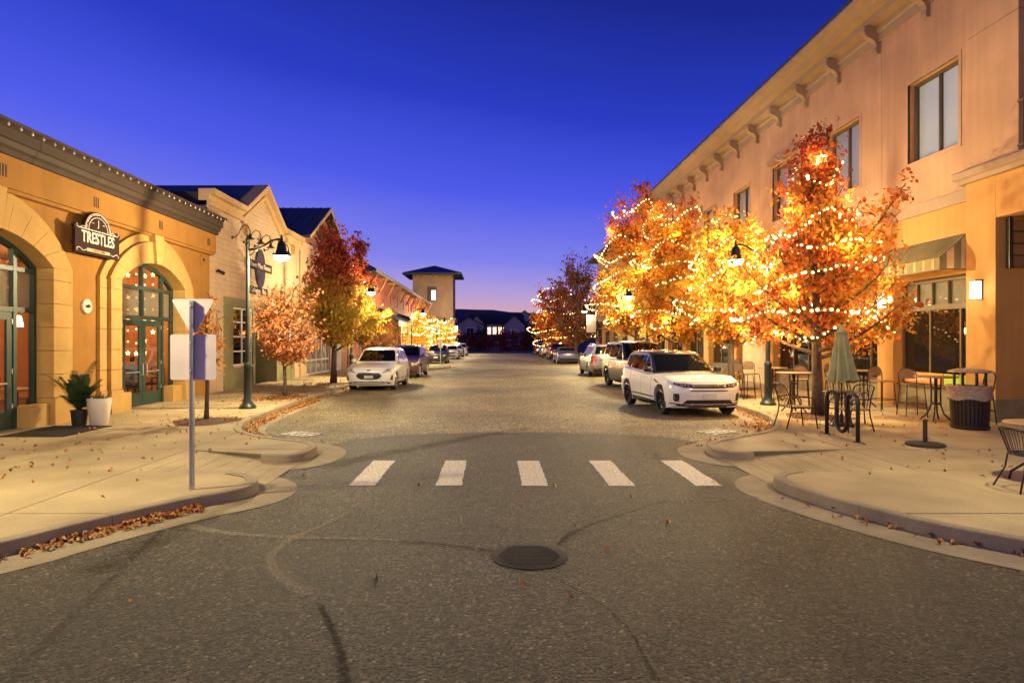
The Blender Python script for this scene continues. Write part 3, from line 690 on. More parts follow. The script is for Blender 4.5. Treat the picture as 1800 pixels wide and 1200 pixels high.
def dining_chair(x, y, s, lb):
    t = thing('dining_chair', lb, 'chair', (x, y, .12))
    MB().box(x - .21, y - .21, .54, x + .21, y + .21, .585).build('seat', WOODD, t)
    for a in (-1, 1):
        for b in (-1, 1): MB().box(x + a * .19 - .02, y + b * .19 - .02, .12, x + a * .19 + .02, y + b * .19 + .02, .54 if b != s else 1.08).build('leg', WOODD, t)
    mb = MB()
    for z in (.70, .82, .94, 1.04): mb.box(x - .17, y + s * .19 - .012, z, x + .17, y + s * .19 + .012, z + .06)
    mb.build('backrest', WOODD, t)
dining_table(-10.75, 19.15, 'dark wood dining table seen through the right restaurant door'); dining_table(-10.6, 13.9, 'dining table behind the leftmost restaurant window')
dining_chair(-10.75, 19.9, 1, 'dark slatted dining chair behind the glass of the right restaurant door'); dining_chair(-10.62, 18.35, -1, 'dark dining chair carrying the seated person in blue'); dining_chair(-10.6, 14.7, 1, 'dark slatted dining chair behind the leftmost restaurant window')
def seated(x, y, z, s, lb):
    """diner on a chair: one skinned body, facing s along Y"""
    J = [(0, 0, .56), (0, .0, .75), (0, .05 * s, 1.0), (0, .09 * s, 1.13), (0, .11 * s, 1.22), (0, .13 * s, 1.33), (0, .135 * s, 1.43),
         (.10, .02 * s, .56), (.12, .42 * s, .56), (.12, .44 * s, .16), (.12, .56 * s, .10), (-.10, .02 * s, .56), (-.12, .42 * s, .56), (-.12, .44 * s, .16), (-.12, .56 * s, .10),
         (.19, .06 * s, 1.06), (.24, .14 * s, .82), (.17, .40 * s, .80), (.13, .49 * s, .81), (-.19, .06 * s, 1.06), (-.24, .14 * s, .82), (-.17, .40 * s, .80), (-.13, .49 * s, .81)]
    Rr = [.15, .145, .15, .065, .06, .095, .075, .10, .075, .05, .045, .10, .075, .05, .045, .07, .05, .038, .035, .07, .05, .038, .035]
    E_ = [(0, 1), (1, 2), (2, 3), (3, 4), (4, 5), (5, 6), (0, 7), (7, 8), (8, 9), (9, 10), (0, 11), (11, 12), (12, 13), (13, 14), (2, 15), (15, 16), (16, 17), (17, 18), (2, 19), (19, 20), (20, 21), (21, 22)]
    me = bpy.data.meshes.new('person'); me.from_pydata([(x + a, y + b, z + c - .02) for a, b, c in J], E_, [])
    o = bpy.data.objects.new('person', me); COL.objects.link(o); o.modifiers.new('s', 'SKIN'); o.modifiers.new('d', 'SUBSURF').levels = 2
    for i, r in enumerate(Rr): me.skin_vertices[0].data[i].radius = (r, r)
    me.skin_vertices[0].data[0].use_root = True
    bpy.context.view_layer.update(); m2 = bpy.data.meshes.new_from_object(o.evaluated_get(bpy.context.evaluated_depsgraph_get())); o.modifiers.clear(); o.data = m2
    for q in (M('skin', (.45, .25, .16), .6), M('blue_shirt', (.10, .16, .30), .8), M('dark_trousers', (.03, .03, .04), .8), M('dark_hair', (.03, .02, .015), .6)): m2.materials.append(q)
    for p in m2.polygons:
        c = p.center; h = c.z - z; p.use_smooth = True
        back = (c.y - y) * s < .10
        p.material_index = 3 if (h > 1.36 or (h > 1.24 and back)) else 0 if (h > 1.15 or (c.y - y) * s > .40 and h > .72) else 1 if h > .62 else 2
    return tag(o, lb, 'person')
seated(-10.62, 18.35, .06, 1, 'person in a blue shirt seated at a table inside the restaurant')

# ------------------------------------------------------------------ cream gabled shop building
XS = -9.6
L2 = thing('gabled_shop_building', 'cream board-sided shop building with a stepped gable and oval sign', 'building', (XS, 26, 0))
gab = [(21.05, 6.55), (23.9, 6.55), (26.15, 7.86), (28.4, 6.55), (31.2, 6.55)]
def gz(y):
    for a, b in zip(gab[:-1], gab[1:]):
        if a[0] <= y <= b[0]: return a[1] + (b[1] - a[1]) * (y - a[0]) / (b[0] - a[0])
    return 6.55
MB().yz([(21.05, WB), (22.3, WB), (22.3, 3.45), (30.2, 3.45), (30.2, WB), (31.2, WB)] + [(p[0], p[1] + .1) for p in gab[::-1]], XS - .02, XS - .3).build('wall', CREAM, L2)
sid = MB(); z = WALK
while z < 7.9:
    def row(a, b):
        sid.add([(XS + .004, a, z), (XS + .004, b, z), (XS + .024, b, z), (XS + .024, a, z), (XS + .004, a, z + .178), (XS + .004, b, z + .178)], [(3, 2, 5, 4), (0, 3, 4), (0, 1, 2, 3), (1, 5, 2)])
    if z < 3.4: row(21.05, 22.28); row(30.22, 31.2)
    else:
        ya = 21.05 if z < 6.4 else 23.9 + (z + .15 - 6.55) / (7.86 - 6.55) * 2.25
        yb = 31.2 if z < 6.4 else 28.4 - (z + .15 - 6.55) / (7.86 - 6.55) * 2.25
        if yb > ya: row(ya, yb)
    z += .18
tag(sid.build('siding', CREAM, L2), kind='stuff')
YEL = M('buff_trim', (.50, .33, .15), .8, var=.08)
def gable_trim(dz0, dz1, x1, name, mat):
    top = [(p[0], p[1] + dz1) for p in gab]; bot = [(p[0], p[1] + dz0) for p in gab]
    top[2] = (26.15, gab[2][1] + dz1 * 1.15); bot[2] = (26.15, gab[2][1] + dz0 * 1.15)
    return MB().yz(bot + top[::-1], XS - .3, x1).build(name, mat, L2)
gable_trim(-.06, .10, XS + .12, 'moulding', YEL); gable_trim(.10, .30, XS + .06, 'gable_board', YEL); gable_trim(.30, .50, XS + .26, 'coping', YEL)
MB().add([(XS - .3, 23.5, 6.92), (XS - .3, 26.15, 8.42), (XS - .3, 28.8, 6.92), (XS - 9, 23.5, 6.92), (XS - 9, 26.15, 8.42), (XS - 9, 28.8, 6.92)], [(0, 1, 4, 3), (1, 2, 5, 4), (0, 2, 1), (3, 4, 5)]).build('gable_roof', ROOFM, L2)
for y in (24.2, 28.1, 29.9): MB().box(XS, y - .12, 6.05, XS + .2, y + .12, 6.42).build('corbel', YEL, L2)
MB().box(XS - .3, 21.06, 6.0, XS - 8, 21.3, 6.95).build('parapet_return', DARK, L2); MB().box(XS - .3, 21.3, 6.3, XS - 9, 31.2, 6.5).build('roof', ROOFM, L2)
MB().tube([(XS + .08, 31.05, 6.4), (XS + .08, 31.05, WALK)], .05, 8).build('downpipe', YEL, L2)
# shopfront
MB().box(XS - .1, 22.28, 3.18, XS + .09, 30.22, 3.5).build('fascia', OLIVE, L2)
for a, b in ((22.28, 23.05), (24.95, 25.2), (27.7, 28.05), (29.7, 30.22)): MB().box(XS - .25, a, WB, XS + .05, b, 3.18).build('pilaster', OLIVE, L2, bev=.01)
MB().box(XS - .25, 23.05, WB, XS + .02, 24.95, .92).build('stall_riser', OLIVE, L2); MB().box(XS - .2, 23.03, .92, XS + .09, 24.97, .98).build('sill', CREAM, L2)
window(L2, XS + .0, 1, 23.05, 24.95, .98, 3.18, [24.0], [1.53, 2.08, 2.63], .07, WHITEP, G_DARK, name='window')
MB().box(XS - .25, 28.05, WB, XS + .02, 29.7, .92).build('stall_riser', OLIVE, L2); MB().box(XS - .2, 28.03, .92, XS + .09, 29.72, .98).build('sill', CREAM, L2)
window(L2, XS + .0, 1, 28.05, 29.7, .98, 3.18, [28.87], [1.72, 2.45], .07, WHITEP, G_DARK)
MB().box(XS - .9, 25.2, WB, XS - 1.0, 27.7, 3.2).build('recess_back', OLIVE, L2)
MB().box(XS - .25, 25.06, WB, XS - .95, 25.2, 3.2).build('recess_cheek', OLIVE, L2); MB().box(XS - .25, 27.7, WB, XS - .95, 27.84, 3.2).build('recess_cheek', OLIVE, L2); MB().box(XS - .1, 22.3, 3.2, XS - 1.0, 30.2, 3.4).build('recess_ceiling', CREAM, L2); MB().box(XS - .26, 22.3, WB, XS - .4, 25.06, 3.3).build('shop_back', DARK, L2); MB().box(XS - .26, 27.84, WB, XS - .4, 30.2, 3.3).build('shop_back', DARK, L2)
window(L2, XS - .82, 1, 25.6, 27.2, .2, 2.6, [26.4], [.9], .10, M('dark_door', (.03, .03, .025), .5), G_DARK, name='door')
# signs and gooseneck lamps on the cream wall
PUR = M('sign_purple', (.040, .030, .065), .85, spec=.15)
t = thing('fitness_sign', 'dark purple oval sign with a crossing board reading Power Mixx Fitness', 'sign', (XS, 25.6, 4.9))
MB().yz([(25.72 + .52 * math.cos(a * PI / 18), 4.88 + .80 * math.sin(a * PI / 18)) for a in range(36)], XS + .03, XS + .08).build('oval', PUR, t, bev=.01)
MB().box(XS + .082, 24.25, 4.78, XS + .13, 26.85, 5.13).build('board', SB, t, bev=.006)
text('Power Mixx Fitness', 'lettering', .30, SP, face_px(XS + .135, 25.55, 4.955), t, .004, .93)
t = thing('bar_sign', 'dark red narrow board reading Cologne Bar under the oval sign', 'sign', (XS, 25.4, 3.9))
MB().box(XS + .03, 24.4, 3.80, XS + .08, 26.5, 4.10).build('board', SB, t, bev=.006)
text('Cologne', 'lettering', .27, SP, face_px(XS + .085, 25.08, 3.955), t, .004, 1.05); text('Bar', 'lettering', .27, SP, face_px(XS + .085, 26.06, 3.955), t, .004, 1.05)
t0 = thing('gooseneck_lamp', 'black gooseneck wall lamp on the cream wall, nearest of five', 'lamp', (0, 0, 0), 'gooseneck lamps on the cream wall')
MB().lathe([(.06, 0), (.06, .03), (.02, .035)], 12, (0, 0, 0), Matrix.Rotation(PI / 2, 3, 'Y')).build('wall_plate', STEEL_BLK, t0)
MB().tube([(.02, 0, 0), (.15, 0, .02), (.26, 0, .16), (.34, 0, .36), (.46, 0, .46), (.60, 0, .40), (.66, 0, .24), (.66, 0, .12)], .018, 7).build('arm', STEEL_BLK, t0, smooth=True)
MB().lathe([(.03, .14), (.045, .06), (.08, 0), (.17, -.05), (.165, -.06), (.03, -.03)], 14, (.66, 0, 0)).build('shade', STEEL_BLK, t0, auto=.7)
t0.location = (XS + .02, 23.0, 5.72)
for i in range(1, 5): dup(t0, (XS + .02, 23.0 + i * 1.08, 5.72), None, 'black gooseneck wall lamp on the cream wall, %s of five' % ('second', 'middle', 'fourth', 'farthest')[i - 1])
t = thing('security_camera', 'small dark camera on the cream wall beside the arcade', 'camera', (XS, 21.7, 4.3))
MB().box(XS, 21.65, 4.30, XS + .12, 21.71, 4.36).build('bracket', STEEL_BLK, t); MB().tube([(XS + .10, 21.62, 4.36), (XS + .22, 21.85, 4.27)], [.05, .06], 8).build('housing', STEEL_BLK, t)

# ------------------------------------------------------------------ metal-roofed gable building
L3 = thing('metal_roof_building', 'cream building with dark standing-seam gable roof and fan timbers', 'building', (XS, 35.4, 0))
ay, az, e0, e1, ez = 35.4, 9.45, 31.35, 39.4, 7.25
wall_holes(MB(), XS - .3, XS, 31.22, 39.5, WB, 6.9, [(32.3, 37.0, 0, 3.0), (33.0, 33.9, 4.0, 5.6), (36.8, 37.8, 4.0, 5.6)]).build('wall', CREAM, L3)
MB().yz([(e0 + .1, 6.9), (e1 - .1, 6.9), (e1 - .1, ez - .1), (ay, az - .25), (e0 + .1, ez - .1)], XS - .35, XS - .05).build('gable_panel', WOODO, L3)
MB().box(XS - .3, 31.22, 6.72, XS + .12, 39.5, 6.92).build('belt_course', CREAM, L3)
for s, ye in ((-1, e0), (1, e1)):
    MB().add([(XS + .45, ye, ez - .02), (XS + .45, ay, az), (XS - 11, ay, az), (XS - 11, ye, ez - .02), (XS + .45, ye, ez - .16), (XS + .45, ay, az - .16), (XS - 11, ay, az - .16), (XS - 11, ye, ez - .16)],
             [(0, 1, 2, 3), (4, 7, 6, 5), (0, 4, 5, 1), (2, 6, 7, 3), (0, 3, 7, 4)]).build('roof', ROOFM, L3)
    for k in range(26):
        x = XS + .3 - k * .42
        MB().tube([(x, ye, ez + .01), (x, ay, az + .03)], .022, 4).build('roof_seam', ROOFM, L3)
for s, ye in ((-1, e0), (1, e1)):
    MB().yz([(ye, ez - .18), (ye, ez - .02), (ay, az + .01), (ay, az - .22)], XS + .452, XS + .50).build('barge_board', CREAM, L3)
for k in range(9):
    a = rad(20 + k * 17.5); MB().tube([(XS - .0, ay, 7.0), (XS - .0, ay + 1.5 * math.cos(a), 7.0 + 1.5 * math.sin(a))], .045, 5).build('fan_timber', WOODD, L3)
MB().box(XS - .03, 32.9, 6.94, XS + .06, 37.9, 7.06).build('fan_sill', WOODD, L3)
for y, z in ((33.2, 6.2), (37.4, 6.2)): MB().lathe([(.30, 0), (.30, .06), (.22, .07), (.20, .02)], 20, (XS, y, z), Matrix.Rotation(PI / 2, 3, 'Y')).build('roundel', CREAM, L3, auto=.6)
for a, b in ((33.0, 33.9), (36.8, 37.8)): window(L3, XS - .08, 1, a, b, 4.0, 5.6, [(a + b) / 2], [4.8], .06, OLIVE, G_DARK)
window(L3, XS - .06, 1, 32.3, 37.0, WALK, 3.0, [33.3, 34.3, 35.4, 36.2], [.9, 2.3], .09, WHITEP, glass_mat('shop_glass', (.30, .29, .25)), name='shopfront', mw=.09)
for i, (y, z) in enumerate(((33.6, 1.6), (33.6, 1.1), (34.8, 1.7), (35.8, 1.3))): MB().box(XS - .07, y - .2, z, XS - .098, y + .2, z + .34).build('window_poster', M('poster_%d' % i, [(.12, .14, .3), (.05, .05, .06), (.4, .3, .15), (.3, .3, .32)][i], .6), L3)
MB().box(XS, 38.0, WB, XS + .06, 39.4, 3.0).build('side_panel', M('lilac_panel', (.42, .36, .38), .7), L3)

# ------------------------------------------------------------------ market hall with long roof and porch
XM = -9.7
L4 = thing('market_hall', 'long red-brown market hall with dark hipped roof and lit timber porch', 'building', (XM, 66, 0))
y0, y1, ev, rd, xe, xr = 48.0, 92.0, 7.45, 10.6, XM + .8, XM - 5.2
wall_holes(MB(), XM - .3, XM, y0 + .6, y1 - .4, 4.6, 7.6, [(50.8 + i * 4.2, 51.3 + i * 4.2, 5.35, 6.75) for i in range(9)]).build('wall', REDW, L4)
MB().box(XM - .3, y0 + .6, 4.6, XM - 8, y0 + .9, 7.6).build('end_wall', REDW, L4); MB().box(XM - .31, y0 + .6, WB, XM - .6, y1, 4.6).build('porch_wall', WOODO, L4)
for i in range(9): window(L4, XM - .08, 1, 50.8 + i * 4.2, 51.3 + i * 4.2, 5.35, 6.75, [], [6.05], .05, WOODD, G_DARK)
MB().add([(xe, y0 - .4, ev), (xe, y1, ev), (xr, y1 - 3, rd), (xr, y0 + 3.6, rd), (xe, y0 - .4, ev - .2), (xe, y1, ev - .2), (xr * 2 - xe, y0 - .4, ev), (xr * 2 - xe, y1, ev), (xr * 2 - xe, y0 - .4, ev - .2), (xr * 2 - xe, y1, ev - .2)],
         [(0, 1, 2, 3), (0, 3, 6), (3, 2, 7, 6), (1, 7, 2), (0, 4, 5, 1), (0, 6, 8, 4), (4, 8, 9, 5), (1, 5, 9, 7)]).build('roof', ROOFM, L4)
for k in range(60):
    y = y0 + .4 + k * .73; u = min(1, (y - y0 + .4) / 4.0, (y1 - y) / 3.0)
    MB().tube([(xe, y, ev + .02), (xe + (xr - xe) * u, y, ev + (rd - ev) * u + .03)], .025, 3).build('roof_seam', ROOFM, L4)
MB().box(xe - .02, y0 - .4, ev - .24, xe + .05, y1, ev - .005).build('gutter_board', M('grey_fascia', (.25, .22, .21), .6), L4)
for i in range(11):
    y = 48.9 + i * 4.2
    MB().tube([(XM, y, 5.9), (XM + .72, y, 7.2)], .09, 4).build('brace', WOODO, L4); MB().box(XM, y - .08, 7.08, XM + .75, y + .08, 7.24).build('rafter_end', WOODO, L4)
MB().box(XM - .5, 39.6, WB, XM - .8, y0 + .6, 4.2).build('link_wall', REDW, L4); MB().box(XM - .45, 41.0, WB, XM - .5, 42.4, 2.6).build('link_door', WOODD, L4); MB().box(XM - .45, 44.0, WB, XM - .5, 45.4, 2.6).build('link_door', WOODD, L4)
# porch
px1, pz0, pz1 = -7.35, 4.75, 3.55
MB().add([(XM, 49.0, pz0), (XM, 91, pz0), (px1, 91, pz1), (px1, 49.0, pz1), (XM, 49.0, pz0 - .16), (XM, 91, pz0 - .16), (px1, 91, pz1 - .16), (px1, 49.0, pz1 - .16)], [(0, 3, 2, 1), (4, 5, 6, 7), (0, 4, 7, 3), (1, 2, 6, 5), (3, 7, 6, 2), (0, 1, 5, 4)]).build('porch_roof', ROOFM, L4)
for k in range(34):
    y = 49.5 + k * 1.22; MB().tube([(XM, y, pz0 + .02), (px1, y, pz1 + .02)], .022, 3).build('porch_seam', ROOFM, L4)
MB().box(px1 - .06, 49, pz1 - .42, px1 + .02, 91, pz1 - .165).build('porch_beam', WOODO, L4)
for i in range(9):
    y = 50.0 + i * 5.0
    MB().box(px1 - .16, y - .11, WB, px1 + .06, y + .11, pz1 - .42).build('post', WOODO, L4, bev=.01)
    for s in (-1, 1): MB().tube([(px1 - .05, y, 2.3), (px1 - .05, y + s * .9, 3.2)], .07, 4).build('knee_brace', WOODO, L4)
    for k in range(6): MB().box(XM - .305, y + .4 + k * .7, WB, XM - .26 + .04 * (k % 2), y + 1.02 + k * .7, 3.6).build('board', WOODO if k % 3 else OLIVE, L4)
for i in range(5): point('porch_light', (-8.6, 52 + i * 9, 3.2), 110, (1, .55, .2), .15)
BULBW = M('bulb_cool', (1, .93, .8), emit=10, ecol=(1, .88, .68))
t = thing('porch_string_lights', 'white string lights along the market hall porch eave', 'string lights', (px1, 70, 3.5))
MB().tube([(px1 + .05, 56 + i * .5, pz1 - .05 + .03 * math.sin(i * 1.3)) for i in range(70)], .02, 4).build('wire', ZINC, t)
mb = MB()
for i in range(190): mb.lathe([(.004, -.045), (.04, 0), (.004, .045)], 5, (px1 + .06, 56 + i * .18, pz1 - .08 + R_.uniform(-.03, .03)))
tag(mb.build('bulbs', BULBW, t), kind='stuff')
t = thing('porch_hanging_sign', 'small yellow square sign hanging at the porch of the market hall', 'sign', (-7.6, 55, 3))
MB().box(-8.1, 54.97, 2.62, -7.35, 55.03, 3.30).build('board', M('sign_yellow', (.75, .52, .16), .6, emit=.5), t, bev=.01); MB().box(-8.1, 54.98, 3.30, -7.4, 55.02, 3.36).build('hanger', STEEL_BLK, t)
# ------------------------------------------------------------------ tower
L5 = thing('stair_tower', 'square buff tower with a flared dark hip roof at the street end', 'building', (-10, 108, 0))
ta, tb, tw, td = -13.3, -6.6, 104.0, 110.6
wt = MB(); wt.box(ta, tw, 5.8, -10.9, tw + .3, 13.1).box(-9.3, tw, 5.8, tb, tw + .3, 13.1).box(-10.9, tw, 5.8, -9.3, tw + .3, 8.6).box(-10.9, tw, 11.0, -9.3, tw + .3, 13.1)
wt.box(tb - .3, tw + .3, 5.8, tb, td, 13.1).box(ta, tw + .3, 5.8, ta + .3, td, 13.1).box(ta + .3, td - .3, 5.8, tb - .3, td, 13.1).build('wall', TAN, L5)
MB().box(ta - .3, tw - .3, WB, tb + .3, td + .3, 5.4).build('base', M('stone_base', (.40, .29, .16), .9, var=.2, scale=4, bump=.4), L5); MB().box(ta - .45, tw - .45, 5.4, tb + .45, td + .45, 5.8).build('string_course', TRIM, L5)
cxm, cym = (ta + tb) / 2, (tw + td) / 2; o = 1.5; ze, zp = 13.2, 14.9
MB().add([(ta - o, tw - o, ze), (tb + o, tw - o, ze), (tb + o, td + o, ze), (ta - o, td + o, ze), (cxm, cym, zp), (ta - o, tw - o, ze - .3), (tb + o, tw - o, ze - .3), (tb + o, td + o, ze - .3), (ta - o, td + o, ze - .3)],
         [(0, 1, 4), (1, 2, 4), (2, 3, 4), (3, 0, 4), (0, 5, 6, 1), (1, 6, 7, 2), (2, 7, 8, 3), (3, 8, 5, 0), (5, 8, 7, 6)]).build('roof', ROOFM, L5)
for k in range(7): MB().box(ta + .4 + k * 1.0, tw - 1.1, 12.5, ta + .6 + k * 1.0, tw, 12.88).build('corbel', WOODO, L5)
MB().box(-10.9, tw + .12, 8.6, -9.3, tw + .2, 11.0).build('window', BRONZE, L5); MB().box(-10.2, tw + .06, 8.75, -9.45, tw + .12, 10.4).build('lit_pane', M('lit_pane', (1, .95, .95), emit=1.1, ecol=(.95, .93, 1)), L5)

# ------------------------------------------------------------------ two-storey stucco building, right
XR = 11.2
YE = 46.0
RB = thing('stucco_building', 'long two-storey tan stucco building with bracketed cornice on the right', 'building', (XR, 28, 0))
# upper storey in stucco panels with recessed control joints
cent = [15.95 + 4.07 * k for k in range(8)]
wins = [(c - .92, c + .92, 6.66, 8.78) for c in cent]
edges = [14.62] + [18.02 + 4.1 * k for k in range(7)] + [YE]
for a, b in zip(edges[:-1], edges[1:]):
    wall_holes(MB(), XR, XR + .3, a + .006, b - .006, 5.5, 10.55, [w for w in wins if w[0] < b and w[1] > a]).build('wall_panel', TAN, RB)
MB().box(XR + .012, 14.62, 5.5, XR + .2, YE, 6.5).build('joint_backing', TRIM, RB)
CURT = M('glowing_curtain', (.75, .72, .70), .85, var=.05, emit=.10, ecol=(.9, .9, 1))  # faint emission stands in for pale sky mirrored in the panes
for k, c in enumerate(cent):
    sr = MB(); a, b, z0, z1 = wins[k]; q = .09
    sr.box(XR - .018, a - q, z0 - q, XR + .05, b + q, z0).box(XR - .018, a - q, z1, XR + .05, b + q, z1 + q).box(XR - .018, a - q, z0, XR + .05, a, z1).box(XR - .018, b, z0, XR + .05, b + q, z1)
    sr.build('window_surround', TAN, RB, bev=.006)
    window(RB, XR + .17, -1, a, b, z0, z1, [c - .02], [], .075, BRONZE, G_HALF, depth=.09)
    MB().box(XR + .27, a + .03, z0, XR + .285, b - .03, z1).build('curtain', CURT if k else M('bright_glow_curtain', (.75, .72, .68), .85, var=.05, emit=.42, ecol=(1, .93, .86)), RB)  # nearest curtain glows stronger, in place of the bright sky reflection
    if k in (2, 5): MB().box(XR - .14, a - .2, z1 + .12, XR + .02, b + .2, z1 + .32).build('hood', TRIM, RB, bev=.015)
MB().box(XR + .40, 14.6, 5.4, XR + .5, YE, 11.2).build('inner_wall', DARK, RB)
MB().box(XR + .3, 14.6, 11.0, XR + 14, YE, 11.3).build('roof', ROOFM, RB); MB().box(XR, YE - .02, WB, XR + 12, YE + .28, 11.0).build('end_wall', TAN, RB)
# cornice
pc = [(XR + .3, 10.55), (XR - .06, 10.55), (XR - .06, 10.78), (XR - .12, 10.82), (XR - .12, 10.98), (XR - .38, 11.02), (XR - .38, 11.20), (XR - .62, 11.26), (XR - .66, 11.38), (XR - .88, 11.46), (XR - .92, 11.56), (XR - .92, 11.62), (XR + .3, 11.66)]
y = 9.0
while y < YE + .5:
    b = min(y + 4.12, YE + .5); MB().xz(pc, y + .003, b - .003).build('cornice_length', TRIM, RB, bev=.008); y = b
MB().xz([(XR - .96, 11.625), (XR - .96, 11.70), (XR - .1, 11.95), (XR - .1, 11.67)], 9, YE + .5).build('roof_edge', ROOFM, RB)
BRK = [(XR + .0, 10.2), (XR - .10, 10.2), (XR - .13, 10.28), (XR - .11, 10.42), (XR - .15, 10.55), (XR - .26, 10.64), (XR - .40, 10.70), (XR - .46, 10.80), (XR - .46, 11.0), (XR + .0, 11.0)]
bk0 = None
for i in range(-1, 15):
    yb = 16.1 + 2.06 * i
    if bk0 is None: bk0 = MB().xz([(p[0], p[1]) for p in BRK], yb - .09, yb + .09).build('bracket', TRIM, RB, bev=.01); y00 = yb
    else:
        c_ = bk0.copy(); COL.objects.link(c_); c_.location = bk0.location + Vector((0, yb - y00, 0))
# ground floor: spandrel, band, piers, shop windows
MB().box(XR, 14.62, 3.52, XR + .3, YE, 5.2).build('spandrel', TAN2, RB); MB().box(XR - .07, 14.62, 5.2, XR + .25, YE, 5.5).build('band', TRIM, RB, bev=.012)
WAIN = M('wainscot_stone', (.20, .16, .09), .8, var=.2, scale=5, bump=.3)
piers = [17.5 + 3.75 * k for k in range(8)]
for k, yp in enumerate(piers):
    MB().box(XR, yp, WB, XR + .42, yp + .72, 3.52).build('pier', TAN2, RB, bev=.008)
for k in range(8):
    a = 14.62 if k == 0 else piers[k - 1] + .72; b = piers[k]
    if k == 3:
        MB().box(XR + .25, a, WB, XR + .3, b, 3.5).build('plain_bay', M('pale_bay', (.60, .47, .30), .85), RB); continue
    MB().box(XR + .16, a, WB, XR + .40, b, .70).build('stall_riser', WAIN, RB); MB().box(XR + .10, a, .70, XR + .40, b, .76).build('sill', BRONZE, RB)
    m1 = a + (b - a) * .25; m2 = a + (b - a) * .62
    window(RB, XR + .26, -1, a, b, .76, 2.78, [m1, m2], [], .07, BRONZE, G_DARK, name='shop_window')
    window(RB, XR + .26, -1, a, b, 2.78, 3.5, [a + (b - a) * q for q in (.2, .4, .6, .8)], [], .07, BRONZE, G_HALF, name='transom_window')
    MB().box(XR + .36, a + .05, 2.8, XR + .37, b - .05, 3.5).build('transom_blind', BLIND, RB)
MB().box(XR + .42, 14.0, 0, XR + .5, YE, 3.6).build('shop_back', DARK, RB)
# near bay: pier with ledge, balcony above, recessed entrance
XB = XR - .15
MB().box(XB, 13.75, .62, XR + .5, 14.615, 5.55).build('bay_pier', TAN2, RB, bev=.01); MB().box(XB - .05, 13.70, WB, XR + .45, 14.60, .62).build('pier_base', WAIN, RB, bev=.01)
MB().xz([(XR + .5, 5.55), (XB - .10, 5.55), (XB - .12, 5.64), (XB - .20, 5.67), (XB - .22, 5.80), (XB - .20, 5.84), (XR + .5, 5.86)], 9.5, 14.80).build('ledge', TRIM, RB, bev=.008)
MB().box(XB, 13.15, 5.86, XR + .5, 14.615, 8.9).box(XB, 13.15, 8.912, XR + .5, 14.615, 10.55).build('bay_wall', TAN, RB); MB().box(XB, 9.0, 9.45, XR + .5, 13.145, 10.55).build('balcony_lintel', TAN, RB); MB().box(XB - .08, 9, 9.2, XR + .5, 13.3, 9.44).build('balcony_band', TRIM, RB)
MB().box(XR + 1.6, 9, 5.86, XR + 1.8, 13.15, 9.45).build('balcony_back', M('brown_recess', (.10, .055, .03), .8), RB); MB().box(XR + .5, 13.15, 5.86, XR + 1.6, 13.3, 9.45).build('balcony_side', M('brown_recess'), RB)
for z in (5.98, 6.92): MB().box(XB - .03, 9.2, z, XB + .02, 13.15, z + .05).build('rail', BRONZE, RB)
for i in range(28): MB().box(XB - .012, 9.25 + i * .14, 6.03, XB + .008, 9.27 + i * .14, 6.92).build('baluster', BRONZE, RB)
MB().box(XB, 9, 4.62, XR + .5, 13.745, 5.54).build('entrance_lintel', TAN2, RB); MB().box(XR + .5, 13.75, WB, XR + 1.6, 13.95, 5.5).build('return_wall', TAN2, RB); MB().box(XR + .51, 13.68, WB, XR + 1.6, 13.74, .75).build('return_base', WAIN, RB)
MB().box(XR + 1.5, 9, WB, XR + 1.6, 13.74, 5.5).build('entrance_back', TAN2, RB)
t = thing('roller_shutter', 'brown slatted roller shutter box in the entrance recess at right edge', 'shutter', (XR + .55, 13.7, 3.6))
for k in range(4): MB().box(XR + .1, 13.60, 3.52 + k * .26, XR + 1.4, 13.66, 3.76 + k * .26).build('slat', M('brown_slat', (.17, .085, .035), .6), t, bev=.01)
MB().box(XR + .02, 13.58, 3.5, XR + .10, 13.68, 4.6).build('guide', STEEL_BLK, t)
